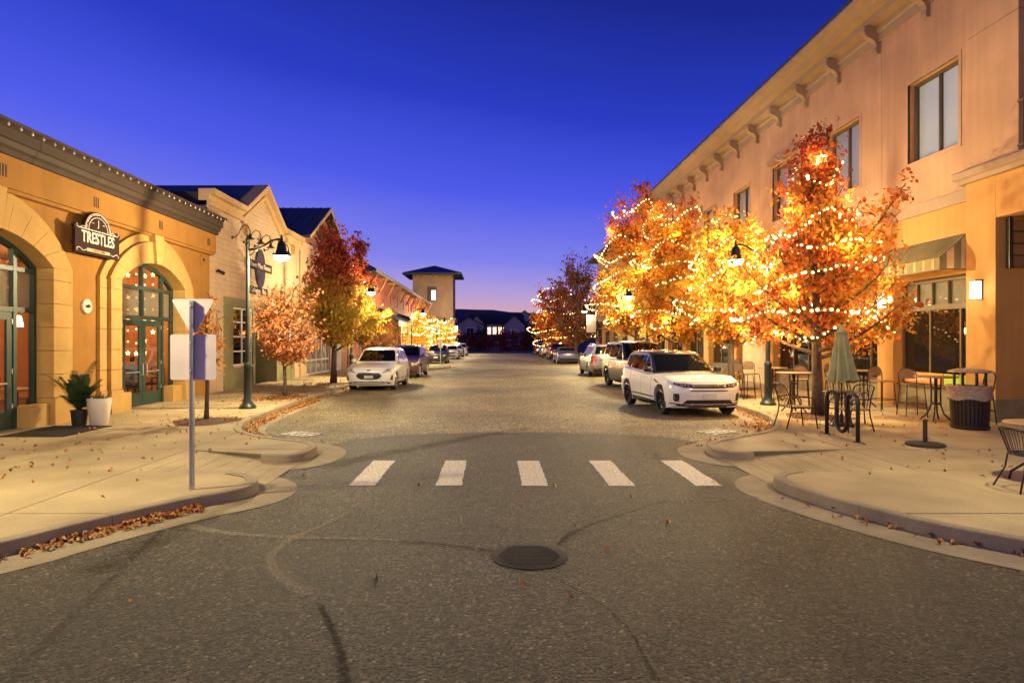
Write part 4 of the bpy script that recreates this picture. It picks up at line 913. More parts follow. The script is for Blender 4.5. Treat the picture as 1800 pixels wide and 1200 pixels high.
# awnings
AW1 = M('awning_olive', (.16, .13, .055), .85, var=.15); AW2 = M('awning_stripe', (.50, .34, .17), .85)
def awning(a, b, lb):
    t = thing('awning', lb, 'awning', (XR, (a + b) / 2, 3.6), 'striped awnings over the shop windows')
    xo = XR - .68; n = int((b - a) / .16); w = (b - a) / n
    for k in range(n):
        y0_, y1_ = a + k * w, a + (k + 1) * w
        q = [(XR - .01, y0_, 4.46), (XR - .01, y1_, 4.46), (xo, y1_, 3.88), (xo, y0_, 3.88), (XR - .01, y0_, 4.44), (XR - .01, y1_, 4.44), (xo, y1_, 3.86), (xo, y0_, 3.86)]
        MB().add(q, [(0, 1, 2, 3), (7, 6, 5, 4), (0, 3, 7, 4), (1, 5, 6, 2), (2, 6, 7, 3), (0, 4, 5, 1)]).build('canopy_strip', AW1, t)
        MB().box(xo - .012, y0_ + .002, 3.60 + .012 * (k % 2), xo, y1_ - .002, 3.872).build('valance_strip', AW1, t)
        if k % 2: MB().box(xo - .015, y0_ + .02, 3.612, xo - .0125, y0_ + .05, 3.865).box(xo - .015, y0_ + .07, 3.612, xo - .0125, y0_ + .085, 3.865).build('valance_stripe', AW2, t)
        MB().tube([(XR - .01, y0_, 4.465), (xo, y0_, 3.885)], .007, 4).build('canopy_rib', AW1, t)
    for y_ in (a, b):
        for k in range(4):
            u0, u1 = k / 4, (k + 1) / 4; z = lambda u: 4.44 - .58 * u
            MB().xz([(XR - .68 * u0 - .01, 3.62), (XR - .68 * u1 - .01, 3.62), (XR - .68 * u1 - .01, z(u1)), (XR - .68 * u0 - .01, z(u0))], y_ - .006, y_ + .006).build('side_panel', AW2 if k % 2 == 0 else AW1, t)
    MB().tube([(xo, a, 3.6), (xo, b, 3.6)], .014, 5).tube([(xo, a, 3.6), (XR, a, 3.6)], .014, 5).tube([(xo, b, 3.6), (XR, b, 3.6)], .014, 5).build('frame', BRONZE, t)
awning(14.72, 18.15, 'olive striped awning over the shop window nearest the camera'); awning(18.9, 21.9, 'olive striped awning behind the lit tree, second along the shops')
# wall lanterns
SCN = M('sconce_glass', (1, .9, .7), emit=11, ecol=(1, .84, .52))
def sconce(y, x, lb):
    t = thing('wall_lantern', lb, 'lantern', (x, y, 3.05), 'square wall lanterns on the piers')
    MB().box(x - .03, y - .10, 2.85, x, y + .10, 3.27).build('back_plate', BRONZE, t); MB().box(x - .15, y - .09, 2.87, x - .03, y + .09, 3.25).build('glass', SCN, t)
    mb = MB()
    for yy in (-.098, 0, .098): mb.box(x - .162, y + yy - .009, 2.85, x - .151, y + yy + .009, 3.27)
    for z in (2.855, 3.06, 3.262): mb.box(x - .165, y - .105, z - .01, x - .1505, y + .105, z + .01)
    mb.box(x - .165, y - .108, 3.272, x, y + .108, 3.30); mb.build('frame', BRONZE, t)
    point('lantern_light', (x - .28, y, 3.05), 22, (1, .72, .36), .08, t)
sconce(14.2, XB, 'square glowing wall lantern on the near pier right of the awning'); sconce(17.86, XR, 'square glowing wall lantern on the pier under the awning end'); sconce(21.6, XR, 'square glowing wall lantern behind the nearest lit tree')
sconce(29.1, XR, 'square glowing wall lantern far along the shops')
# window board
t = thing('window_sign', 'orange and green board reading Sandwiches low in the shop window', 'sign', (XR + .24, 16, .9))
MB().box(XR + .225, 15.9, .80, XR + .25, 17.35, 1.08).build('orange_board', M('orange_board', (.70, .24, .04), .6), t); MB().box(XR + .225, 14.8, .80, XR + .25, 15.85, 1.08).build('green_board', M('green_board', (.34, .50, .06), .6), t)
text('Sandwiches', 'lettering', .24, WHITEP, face_mx(XR + .222, 16.62, .935), t, .002, .95)
# ------------------------------------------------------------------ far building on the right
R2 = thing('far_shop_building', 'tan flat-roofed building with dark eaves beyond the lit trees', 'building', (XR, 58, 0))
wall_holes(MB(), XR, XR + .3, 50, 67, WB, 10.3, [(52 + i * 4, 54.6 + i * 4, 0, 3.2) for i in range(4)] + [(52.4 + i * 4, 54.2 + i * 4, 5.6, 7.6) for i in range(4)]).build('wall', TAN, R2)
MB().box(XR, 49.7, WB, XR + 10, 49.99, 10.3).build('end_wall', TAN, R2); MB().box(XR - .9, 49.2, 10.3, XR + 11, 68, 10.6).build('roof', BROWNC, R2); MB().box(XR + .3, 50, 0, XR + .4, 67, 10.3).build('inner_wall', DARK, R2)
for i in range(4):
    window(R2, XR + .12, -1, 52 + i * 4, 54.6 + i * 4, WALK, 3.2, [53 + i * 4, 53.8 + i * 4], [2.4], .09, BRONZE, G_DARK, name='shop_window'); window(R2, XR + .12, -1, 52.4 + i * 4, 54.2 + i * 4, 5.6, 7.6, [53.3 + i * 4], [], .09, BRONZE, G_DARK)
MB().box(XR - .6, 50, 3.35, XR, 67, 3.6).build('canopy', BROWNC, R2)

# ------------------------------------------------------------------ houses, hedge and hills at the end of the street
GREYW = M('pale_house_wall', (.42, .40, .40), .85); DROOF = M('house_roof', (.035, .032, .035), .8)
LIT = M('lit_window', (1, .62, .4), emit=2.6, ecol=(1, .60, .36))
def house(lb, cx, y, w, d, eave, ridge, lit, wallm=GREYW, front=True):
    t = thing('house', lb, 'house', (cx, y, 0)); x0, x1 = cx - w / 2, cx + w / 2
    if front:
        MB().xz([(x0, -.1), (x1, -.1), (x1, eave), (cx, ridge - .15), (x0, eave)], y, y + d).build('wall', wallm, t)
        for s, xe_ in ((-1, x0), (1, x1)):
            dx = s * .6; sl = (ridge - eave) / (w / 2)
            MB().add([(xe_ + dx, y - .5, eave - .6 * sl + .1), (cx, y - .5, ridge), (cx, y + d, ridge), (xe_ + dx, y + d, eave - .6 * sl + .1), (xe_ + dx, y - .5, eave - .6 * sl - .2), (cx, y - .5, ridge - .3), (cx, y + d, ridge - .3), (xe_ + dx, y + d, eave - .6 * sl - .2)],
                     [(0, 1, 2, 3), (0, 4, 5, 1), (4, 7, 6, 5), (0, 3, 7, 4), (3, 2, 6, 7)]).build('roof', DROOF, t)
    else:
        MB().box(x0, y, -.1, x1, y + d, eave).build('wall', wallm, t)
        MB().add([(x0 - .6, y - .6, eave - .1), (x1 + .6, y - .6, eave - .1), (x1 + .2, y + d / 2, ridge), (x0 - .2, y + d / 2, ridge), (x0 - .6, y + d + .6, eave - .1), (x1 + .6, y + d + .6, eave - .1)], [(0, 1, 2, 3), (3, 2, 5, 4), (0, 3, 4), (1, 5, 2), (0, 4, 5, 1)]).build('roof', DROOF, t)
    for wx, wz, ww, wh, on in lit:
        o_ = MB().box(cx + wx - ww / 2 - .12, y - .06, wz - .12, cx + wx + ww / 2 + .12, y + .02, wz + wh + .12).build('window', WHITEP, t)
        MB().box(cx + wx - ww / 2, y - .10, wz, cx + wx - .04, y - .062, wz + wh).build('pane', LIT if on else G_DARK, o_); MB().box(cx + wx + .04, y - .10, wz, cx + wx + ww / 2, y - .062, wz + wh).build('pane', LIT if on else G_DARK, o_)
    return t
def hx(px, Y): return (px - VX) * Y / F
house('grey gabled house beside the tower at the street end', hx(824, 165), 165, 8, 9, 6.2, 8.4, [(0.4, 3.2, 1.8, 2.2, False)], M('grey_house_wall', (.26, .25, .27), .85))
h1 = house('long dark-roofed house with a row of lit windows at the street end', hx(872, 172), 172, 15, 9, 6.6, 9.6, [(-4.6, 4.3, 1.3, 1.2, True), (-1.9, 3.9, .9, 1.9, True), (-.4, 3.9, .9, 1.9, True), (1.1, 3.9, .9, 1.9, True), (2.5, 3.9, 1.0, 1.9, True)], GREYW, False)
house('small white gable with a glowing porch lamp at the street end', hx(838, 168), 168, 4.2, 6, 6.6, 9.0, [(0, 5.6, .8, .8, True)])
house('pale front gable of the dark-roofed house at the street end', hx(904, 168), 168, 5.6, 6, 6.4, 9.0, [(0, 3.0, 1.6, 2, False)], M('mauve_house_wall', (.30, .27, .32), .85))
house('pale house with steep dark roof behind the others at the street end', hx(922, 186), 186, 9, 9, 7.6, 11.2, [(0, 5, 1.4, 1.4, False)])
house('brown house partly hidden by the far right trees', hx(950, 172), 172, 7, 9, 7.4, 9.4, [(-1, 4, 1.2, 1.6, False)], M('brown_house_wall', (.30, .18, .12), .85))
point('porch_glow', (hx(838, 168), 166.8, 6.2), 120, (1, .8, .6), .3)
def hill(name, y, amp, base, seed, col):
    r = random.Random(seed); n = 90; ph = [r.uniform(0, 6) for _ in range(4)]
    vs = []; 
    for i in range(n + 1):
        x = -1500 + 3000 * i / n
        h = base + amp * (math.sin(x / 210 + ph[0]) * .5 + math.sin(x / 95 + ph[1]) * .3 + math.sin(x / 41 + ph[2]) * .12)
        for k in range(5): vs.append((x, y + k * 160 - 300 * (k == 0) * 0, -2 + (h + 2) * [0, .62, 1.0, .8, 0][k] + r.uniform(-1.5, 1.5) * (0 < k < 4)))
    o_ = mesh_obj(name, vs, [(i * 5 + k, (i + 1) * 5 + k, (i + 1) * 5 + k + 1, i * 5 + k + 1) for i in range(n) for k in range(4)], M(name + '_earth', col, .95, var=.3, scale=.03, fine=.2, bscale=.2), smooth=True)
    tag(o_, kind='structure')
hill('hills', 900, 12, 56, 3, (.045, .040, .040)); hill('hills', 560, 8, 27, 8, (.035, .035, .030))

# ------------------------------------------------------------------ street lamps
LPG = M('lamp_post_green', (.030, .042, .036), .38, .4, var=.2)
LPB = M('lamp_black', (.016, .017, .017), .38, .4)
LENS = M('lamp_lens', (1, .95, .85), emit=42, ecol=(1, .90, .70))
def street_lamp(lb, x, y, flip, z=WALK, power=1.0, banner=False):
    t = thing('street_lamp', lb, 'street lamp', (0, 0, 0), 'bell-shaded street lamps')
    MB().lathe([(.22, 0), (.22, .05), (.19, .09), (.15, .13), (.115, .20), (.10, .30), (.095, 1.05), (.105, 1.10), (.10, 1.16), (.062, 1.22)], 20).build('base', LPG, t, auto=.6)
    MB().lathe([(.058, 1.2), (.052, 2.9), (.046, 4.28), (.062, 4.30), (.062, 4.36), (.045, 4.40), (.06, 4.46), (.02, 4.54), (.004, 4.60)], 14).build('post', LPG, t, auto=.6)
    ap = [(.04, 0, 4.20), (.22, 0, 4.22), (.42, 0, 4.30), (.62, 0, 4.44), (.80, 0, 4.48), (.90, 0, 4.47)]
    MB().tube(ap, [.032, .030, .028, .026, .026, .026], 8).tube([(.05, 0, 4.05), (.18, 0, 4.13), (.30, 0, 4.25)], .016, 6).build('arm', LPB, t, smooth=True)
    hd = MB().lathe([(.022, 4.60), (.03, 4.53), (.04, 4.44), (.085, 4.40), (.115, 4.30), (.135, 4.18), (.165, 4.10), (.235, 4.04), (.24, 4.025), (.20, 4.035), (.03, 4.10)], 20, (.90, 0, 0)).build('lamp_shade', LPB, t, auto=.7)
    MB().lathe([(.01, 4.045), (.20, 4.05), (.195, 3.99), (.15, 3.94), (.08, 3.915), (.01, 3.905)], 18, (.90, 0, 0)).build('lens', LENS, hd, smooth=True)
    if banner:
        MB().box(.03, -.012, 2.45, .72, .012, 3.75).build('banner', M('grey_banner', (.50, .46, .42), .8), t)
        MB().tube([(.03, 0, 3.78), (.74, 0, 3.78)], .012, 5).tube([(.03, 0, 2.42), (.74, 0, 2.42)], .012, 5).build('banner_rod', STEEL_BLK, t)
    l = bpy.data.lights.new('lamp_light', 'POINT'); l.energy = LAMP_W * power; l.color = LAMPC; l.shadow_soft_size = .08
    lo = bpy.data.objects.new('lamp_light', l); COL.objects.link(lo); lo.parent = t; lo.location = (.90, 0, 3.80)
    t.location = (x, y, z); t.rotation_euler = (0, 0, PI if flip else 0)
    return t
street_lamp('tall dark green street lamp nearest on the left pavement by the cream shop', -6.5, 16.6, False, power=1.1)
street_lamp('street lamp on the left half hidden behind the red and yellow tree', -6.5, 28.8, False, power=1.5)
street_lamp('street lamp before the market hall porch on the left', -6.6, 51.0, False, power=2)
street_lamp('far street lamp in front of the tower on the left', -6.6, 74, False, power=2.5)
street_lamp('added lamp standing in for floodlight on the tower, farthest on the left', -6.3, 93, False, power=3.5)  # added lamp, brightens the tower in place of its floodlight
street_lamp('tall street lamp beside the bar table on the right pavement', 7.7, 17.5, True, power=1.0)
street_lamp('street lamp with a pale banner beyond the parked silver car', 7.75, 46.8, True, banner=True, power=2)
street_lamp('street lamp on the right pavement hidden among the lit trees', 7.75, 31.5, True, power=1.6)
street_lamp('street lamp at the left corner beside the camera', -6.6, 6.55, False, power=.72)
street_lamp('street lamp at the right corner beside the camera', 7.25, 7.1, True, power=.40)

# ------------------------------------------------------------------ trees
def hsh(a, b, s): return math.sin(a * 3.1 + s) * .5 + math.sin(b * 5.3 + a * 2 + s * 1.7) * .3 + math.sin(a * 7 + b * 9 + s * 2.3) * .2
def env(u, shape):
    if shape == 'round': return math.sqrt(max(0, 1 - ((u - .45) / .58) ** 2))
    if shape == 'spire': return (u / .18) ** .6 if u < .18 else max(0, 1 - (u - .18) / .84) ** .72
    if shape == 'cone': return (u / .15) ** .6 if u < .15 else max(0, 1 - (u - .15) / .87) ** 1.0
    return (u / .28) ** .55 if u < .28 else max(0, 1 - (u - .28) / .76) ** .62
def bez(a, b, c, n): return [(a * (1 - t) ** 2 + b * 2 * t * (1 - t) + c * t * t) for t in (i / n for i in range(n + 1))]
def tree(name, label, x, y, h, cb, R, n, size, mat, tr=.11, shape='pear', seed=1, nb=34, shoots=6, group=None, z0=WALK, lights=0, bulb_r=.032, bulbm=None, cat='tree', pit=True, extra=(), dens=1.0, turns=8, glow=1350):
    r = random.Random(seed); t = thing(name, label, cat, (x, y, z0), group)
    tk = MB(); tp = []; m = 9
    for i in range(m):
        u = i / (m - 1); tp.append(Vector((x + .05 * math.sin(u * 4 + seed) * h * .12, y + .05 * math.cos(u * 3 + seed) * h * .12, z0 - .05 + u * h * .90)))
    tk.tube(tp, [tr * (1.35 if i == 0 else 1) * (1 - .88 * i / (m - 1)) + .008 for i in range(m)], 9); tk.build('trunk', BARK, t, smooth=True)
    def trunk_at(z):
        u = min(max((z / (h * .9)) * (m - 1), 0), m - 1.001); i = int(u); return tp[i].lerp(tp[i + 1], u - i)
    lb_ = MB(); P = []; ch = h - cb
    for k in range(nb):
        us = (k + r.random()) / nb; zs = cb * .82 + us * ch * .70
        a = k * 2.39996 + r.uniform(-.4, .4)
        ue = min(.97, .10 + us * .82 + r.uniform(-.03, .10)); re = env(ue, shape) * R * r.uniform(.58, 1.08) * (1 + .22 * hsh(a, ue * 6, seed))
        s = trunk_at(zs); e = Vector((x + re * math.cos(a), y + re * math.sin(a), z0 + cb + ue * ch))
        if e.z < s.z + .1: e.z = s.z + .15
        mid = Vector((s.x + (e.x - s.x) * .62, s.y + (e.y - s.y) * .62, s.z + (e.z - s.z) * .30))
        b = bez(s, mid, e, 6); r0 = tr * .42 * (1 - .6 * us)
        lb_.tube(b, [r0 * (1 - .86 * i / 6) + .004 for i in range(7)], 5, False)
        for tt in range(7):
            i = r.randint(2, 6); q = b[i]; l = r.uniform(.25, .55) * (R / 1.6) ** .6
            d = Vector((r.gauss(0, 1), r.gauss(0, 1), r.gauss(.35, .7))).normalized() * l
            lb_.tube([q, q + d * .55 + Vector((0, 0, .03)), q + d], [.010, .007, .003], 3, False)
            for w in (.4, .7, 1.0): P.append((q + d * w, .12))
        for i in range(2, 7): P.append((b[i], .16))
    for ex in extra:
        s = trunk_at(ex[3]); e = Vector((x + ex[0], y + ex[1], z0 + ex[2])); b = bez(s, Vector(((s.x + e.x) / 2, (s.y + e.y) / 2, s.z + (e.z - s.z) * .25)), e, 8); lb_.tube(b, [.04 * (1 - .85 * i / 8) + .004 for i in range(9)], 5, False)
        for i in range(3, 9):
            for w in range(5): P.append((b[i] + Vector((r.gauss(0, .14), r.gauss(0, .14), r.gauss(0, .14))), .10))
    for k in range(shoots):
        a = r.uniform(0, 6.28); ue = r.uniform(.35, .9); rr = env(ue, shape) * R * r.uniform(.2, .85); q = Vector((x + rr * math.cos(a), y + rr * math.sin(a), z0 + cb + ue * ch))
        e = q + Vector((r.uniform(-.12, .12), r.uniform(-.12, .12), r.uniform(.5, 1.1) * ch / 5))
        lb_.tube([q, (q + e) / 2, e], [.012, .009, .003], 3, False); 
        if r.random() < .6: P.append((e, .07)); P.append(((q + e) / 2, .08))
    tag(lb_.build('limbs', BARK, t, smooth=True))
    ctr = np.array([(p.x, p.y, p.z) for p, _ in P]); sg = np.array([s_ for _, s_ in P]) * (R / 1.7) ** .5
    # leaf clumps: some twigs carry many leaves, some few
    wt = NP.gamma(.9, 1, len(ctr)) * np.clip(1.2 - .85 * (ctr[:, 2] - z0 - cb) / ch, .22, 1.2) * sg / .12; idx = NP.choice(len(ctr), int(n * dens), p=wt / wt.sum())
    pos = ctr[idx] + NP.normal(0, 1, (len(idx), 3)) * sg[idx][:, None] * np.array([1, 1, .85])
    V, Fq = leaf_cloud(pos, size, .95)
    np_mesh('crown', V, Fq, mat, t)
    if pit:
        mb = MB(); q = .62; k = 26; vs = []
        for i in range(k): a = 2 * PI * i / k; rr = q * (1 + .1 * math.sin(a * 3 + seed)); vs.append((x + rr * math.cos(a) * 1.15, y + rr * math.sin(a) * 1.25, z0 + .006)); 
        vs2 = [(x + (v[0] - x) * .4, y + (v[1] - y) * .4, z0 + .05) for v in vs]
        mb.add(vs + vs2, [(i, (i + 1) % k, k + (i + 1) % k, k + i) for i in range(k)] + [tuple(range(k, 2 * k))]); mb.build('mulch', MULCH, t)
    if lights:
        st = thing('tree_string_lights', 'warm string lights wound through ' + label.split(',')[0], 'string lights', (x, y, z0 + cb), 'string lights in the trees')
        pts = []; N_ = lights * 3
        for i in range(N_ + 1):
            v = i / N_; u = .04 + .90 * v; a = v * turns * 2 * PI + seed
            rr = env(min(u, .985), shape) * R * (.87 + .12 * math.sin(a * 1.73 + seed) + .07 * math.sin(a * 4.1)) + .02
            if math.sin(i * .05 * 1.3 + seed) > .93: continue
            pts.append((x + rr * math.cos(a), y + rr * math.sin(a), z0 + cb + u * ch + (-.34 * abs(math.sin(a * 1.27 + seed)) + .24 * math.sin(a * .41 + seed * 2) + .12 * math.sin(a * 3.37 + seed)) * ch / 5))
        # even spacing along the strand
        bp = [pts[0]]; step = .5 * math.dist(pts[0], pts[1]); acc = 0; total = sum(min(math.dist(p_, q_), .6) for p_, q_ in zip(pts[:-1], pts[1:])); step = total / lights
        for p_, q_ in zip(pts[:-1], pts[1:]):
            acc += min(math.dist(p_, q_), .6)
            while acc > step: acc -= step; bp.append(q_)
        MB().tube(pts[::2], .005, 3, False).build('wire', STEEL_BLK, st)
        B_ = np.array(bp) + NP.normal(0, .018, (len(bp), 3)); ph_ = 1.618; oc = np.array([(-1, ph_, 0), (1, ph_, 0), (-1, -ph_, 0), (1, -ph_, 0), (0, -1, ph_), (0, 1, ph_), (0, -1, -ph_), (0, 1, -ph_), (ph_, 0, -1), (ph_, 0, 1), (-ph_, 0, -1), (-ph_, 0, 1)], float) / 1.9 * bulb_r * .9
        of = np.array([(0, 11, 5), (0, 5, 1), (0, 1, 7), (0, 7, 10), (0, 10, 11), (1, 5, 9), (5, 11, 4), (11, 10, 2), (10, 7, 6), (7, 1, 8), (3, 9, 4), (3, 4, 2), (3, 2, 6), (3, 6, 8), (3, 8, 9), (4, 9, 5), (2, 4, 11), (6, 2, 10), (8, 6, 7), (9, 8, 1)])
        V = (B_[:, None, :] + oc[None] * NP.uniform(.55, 1.4, (len(B_), 1, 1))).reshape(-1, 3); Fq = (of[None] + 12 * np.arange(len(B_))[:, None, None]).reshape(-1, 3)
        tag(np_mesh('bulbs', V, Fq, bulbm or BULBM, st), kind='stuff')
        for k in range(12):
            u = .05 + .80 * (k / 11) ** 1.15; a = k * 2.4 + seed; rr = env(u, shape) * R * .80
            point('string_glow', (x + rr * math.cos(a), y + rr * math.sin(a), z0 + cb + u * ch), glow / 12, (1, .54, .14), .10, st)
    return t
BULBM = M('warm_bulb', (1, .7, .3), emit=BULB, ecol=(1, .66, .24))
RED, DRED, ORG, YEL_, GRN, PNK = (.30, .035, .018), (.14, .018, .014), (.52, .16, .025), (.58, .34, .05), (.22, .24, .04), (.55, .20, .12)
LM1 = leaf_mat('leaves_red_orange', [RED, (.42, .09, .02), ORG, (.54, .24, .04), YEL_, (.34, .30, .05)], (5.4, 7.6), [DRED, RED, (.36, .07, .02)])
LM2 = leaf_mat('leaves_gold', [(.42, .09, .02), ORG, (.58, .28, .03), YEL_, (.56, .38, .06), (.40, .34, .05)], (6.8, 9.4), [RED, (.40, .10, .03), ORG, (.56, .24, .03)])
LM3 = leaf_mat('leaves_pink_orange', [(.46, .14, .06), (.60, .24, .07), (.64, .34, .11), (.62, .26, .15), (.66, .42, .20)])
LM4 = leaf_mat('leaves_maple', [ORG, (.52, .26, .03), YEL_, (.42, .36, .05), (.54, .40, .06)], (4.3, 5.8), [DRED, RED, (.34, .06, .02), (.40, .12, .025)])
LM5 = leaf_mat('leaves_dim', [DRED, (.16, .05, .02), (.30, .10, .03), (.22, .10, .04)])
HEDGE_GLOW = leaf_mat('hedge_red_glow', [(.10, .010, .012), (.13, .016, .018), (.06, .02, .015)], trans=.2)  # leaf colour carries the red tail-light glow on the dark hedges
gt = 'string-lit street trees on the right'
tree('street_tree', 'red and gold tree beside the folded green umbrella, nearest on the right', 7.65, 14.75, 6.75, 1.7, 2.1, 19000, .100, LM1, .125, 'cone', 3, 40, 16, gt, lights=400, turns=6.5, extra=((1.95, -.2, 5.45, 3.3), (1.5, .5, 4.4, 2.6), (-1.7, .2, 3.6, 2.2)))
tree('street_tree', 'golden tree behind the white parked SUV, second from the front on the right', 7.8, 20.4, 6.1, 1.9, 1.85, 19000, .105, LM2, .11, 'pear', 5, 36, 8, gt, lights=330, turns=6)
tree('street_tree', 'golden tree above the dark grey parked SUV, third on the right', 7.85, 27.2, 8.3, 2.0, 2.35, 19000, .13, LM2, .13, 'pear', 8, 42, 12, gt, lights=400, bulb_r=.036, turns=6.5)
tree('street_tree', 'tall red-topped golden tree, fourth from the front on the right', 7.9, 34.5, 10.3, 2.2, 3.0, 21000, .15, LM2, .15, 'pear', 13, 46, 22, gt, lights=400, bulb_r=.042, turns=6.5)
tree('street_tree', 'sparse dark tree with lit lower branches by the banner lamp', 7.8, 58, 10.2, 1.6, 3.4, 9000, .19, LM5, .16, 'pear', 17, 44, 26, gt, lights=0, dens=.8)
tree('street_tree', 'rounded red tree with lit edge, farthest on the right', 7.6, 69, 8.6, 1.3, 4.0, 12000, .22, LM1, .16, 'round', 21, 40, 10, gt, lights=260, bulb_r=.06, turns=4.5)
gl_ = 'street trees on the left'
tree('street_tree', 'nearly bare sapling beside the pale metal sign post', -6.36, 13.9, 2.75, 1.2, .55, 330, .085, LM1, .045, 'pear', 31, 9, 4, gl_)
tree('street_tree', 'small rounded pink and orange tree by the nearest lamp post', -6.62, 19.9, 3.75, 1.2, 1.08, 6500, .088, LM3, .055, 'round', 33, 30, 3, gl_, dens=1.15)
tree('street_tree', 'large maple with red spire and yellow lower leaves by the white car', -6.6, 26.0, 6.6, 1.65, 1.9, 15500, .120, LM4, .12, 'cone', 37, 42, 5, gl_, dens=1.2)
tree('street_tree', 'smaller red spire tree behind the large maple on the left', -6.5, 30.6, 6.9, 2.0, 1.35, 8000, .13, LM4, .10, 'cone', 39, 32, 4, gl_)
tree('street_tree', 'pale pink small tree at the near end of the market hall porch', -6.7, 36.5, 3.9, 1.0, 1.1, 4200, .11, LM3, .06, 'round', 41, 24, 3, gl_)
tree('street_tree', 'gold tree wound with string lights before the market hall porch', -6.8, 57, 5.0, .9, 1.7, 5000, .15, LM2, .08, 'spire', 43, 26, 4, gl_, lights=170, bulb_r=.06, turns=6)
tree('street_tree', 'bright string-lit tree at the far end of the market hall', -6.8, 79, 5.0, .6, 2.5, 4000, .2, LM2, .09, 'round', 47, 26, 4, gl_, lights=170, bulb_r=.09, turns=6)
# hedges and dark trees closing the street
def bush(name, label, x, y, w, d, h, n, size, mat, cat='hedge'):
    t = thing(name, label, cat, (x, y, 0)); mb = MB()
    for i in range(6):
        a = i * 1.05; MB().tube([(x + .25 * w * math.cos(a), y + .2 * d * math.sin(a), -.1), (x + .38 * w * math.cos(a), y + .3 * d * math.sin(a), h * .7)], [.09, .02], 5).build('stem', BARK, t)
    u = NP.normal(0, 1, (n, 3)); u /= np.linalg.norm(u, axis=1)[:, None]; rr = NP.uniform(.55, 1.0, n)[:, None]
    lump = (1 + .25 * np.sin(u[:, :1] * 9 + x) + .2 * np.sin(u[:, 2:] * 8 + u[:, 1:2] * 7))
    p = u * rr * lump * np.array([w / 2, d / 2, h * .55]) + np.array([x, y, h * .5]); p = p[p[:, 2] > 0]
    V, Fq = leaf_cloud(p, size, .6); np_mesh('foliage', V, Fq, mat, t)
DGR = leaf_mat('dark_evergreen', [(.012, .018, .010), (.02, .028, .014), (.03, .02, .014)], trans=.15)
bush('hedge', 'dark hedge with painted red glow across the end of the street', 4.0, 128, 12, 5, 3.9, 4000, .35, HEDGE_GLOW)
bush('hedge', 'dark hedge mass at the street end left of the red-glow hedge', -5.8, 132, 11, 5, 3.4, 3500, .35, HEDGE_GLOW)
bush('dark_tree', 'dark evergreen mass below the far right trees', 12.5, 118, 8, 7, 5.6, 5000, .34, DGR, 'tree')
bush('dark_tree', 'dark evergreen in front of the small white gable', -2.6, 140, 4, 5, 4.6, 3000, .32, DGR, 'tree')
bush('dark_tree', 'dark evergreen in front of the pale front gable', 9.6, 142, 5, 5, 5.0, 3000, .32, DGR, 'tree')

# ------------------------------------------------------------------ cars
TYRE = M('tyre', (.012, .012, .012), .85, var=.2); TRIMB = M('black_plastic', (.014, .014, .014), .55); CHROME = M('chrome', (.6, .6, .6), .15, 1.0, var=.02); HEADL = M('headlamp', (.30, .30, .30), .08, .2, coat=1.0); HEADD = M('dark_headlamp', (.05, .052, .055), .08, .3, coat=1.0)
TAILR = M('tail_lamp', (.35, .008, .008), .12, coat=1.0); PLATE = M('plate', (.55, .56, .58), .4); SEAM = M('door_seam', (.01, .01, .01), .9); ALLOY = M('alloy', (.42, .42, .42), .3, .9); BLKALLOY = M('black_alloy', (.022, .022, .022), .25, .4); UNDER = M('underbody', (.01, .01, .01), .95); ROOMD = M('cabin', (.02, .02, .018), .8)
def paint(name, col, metal=.0, coat=1.0, spec=.5): return M('paint_' + name, col, .30, metal, var=.03, fine=.02, coat=coat, spec=spec)
def sm(a, b, x): t = min(1, max(0, (x - a) / (b - a))); return t * t * (3 - 2 * t)
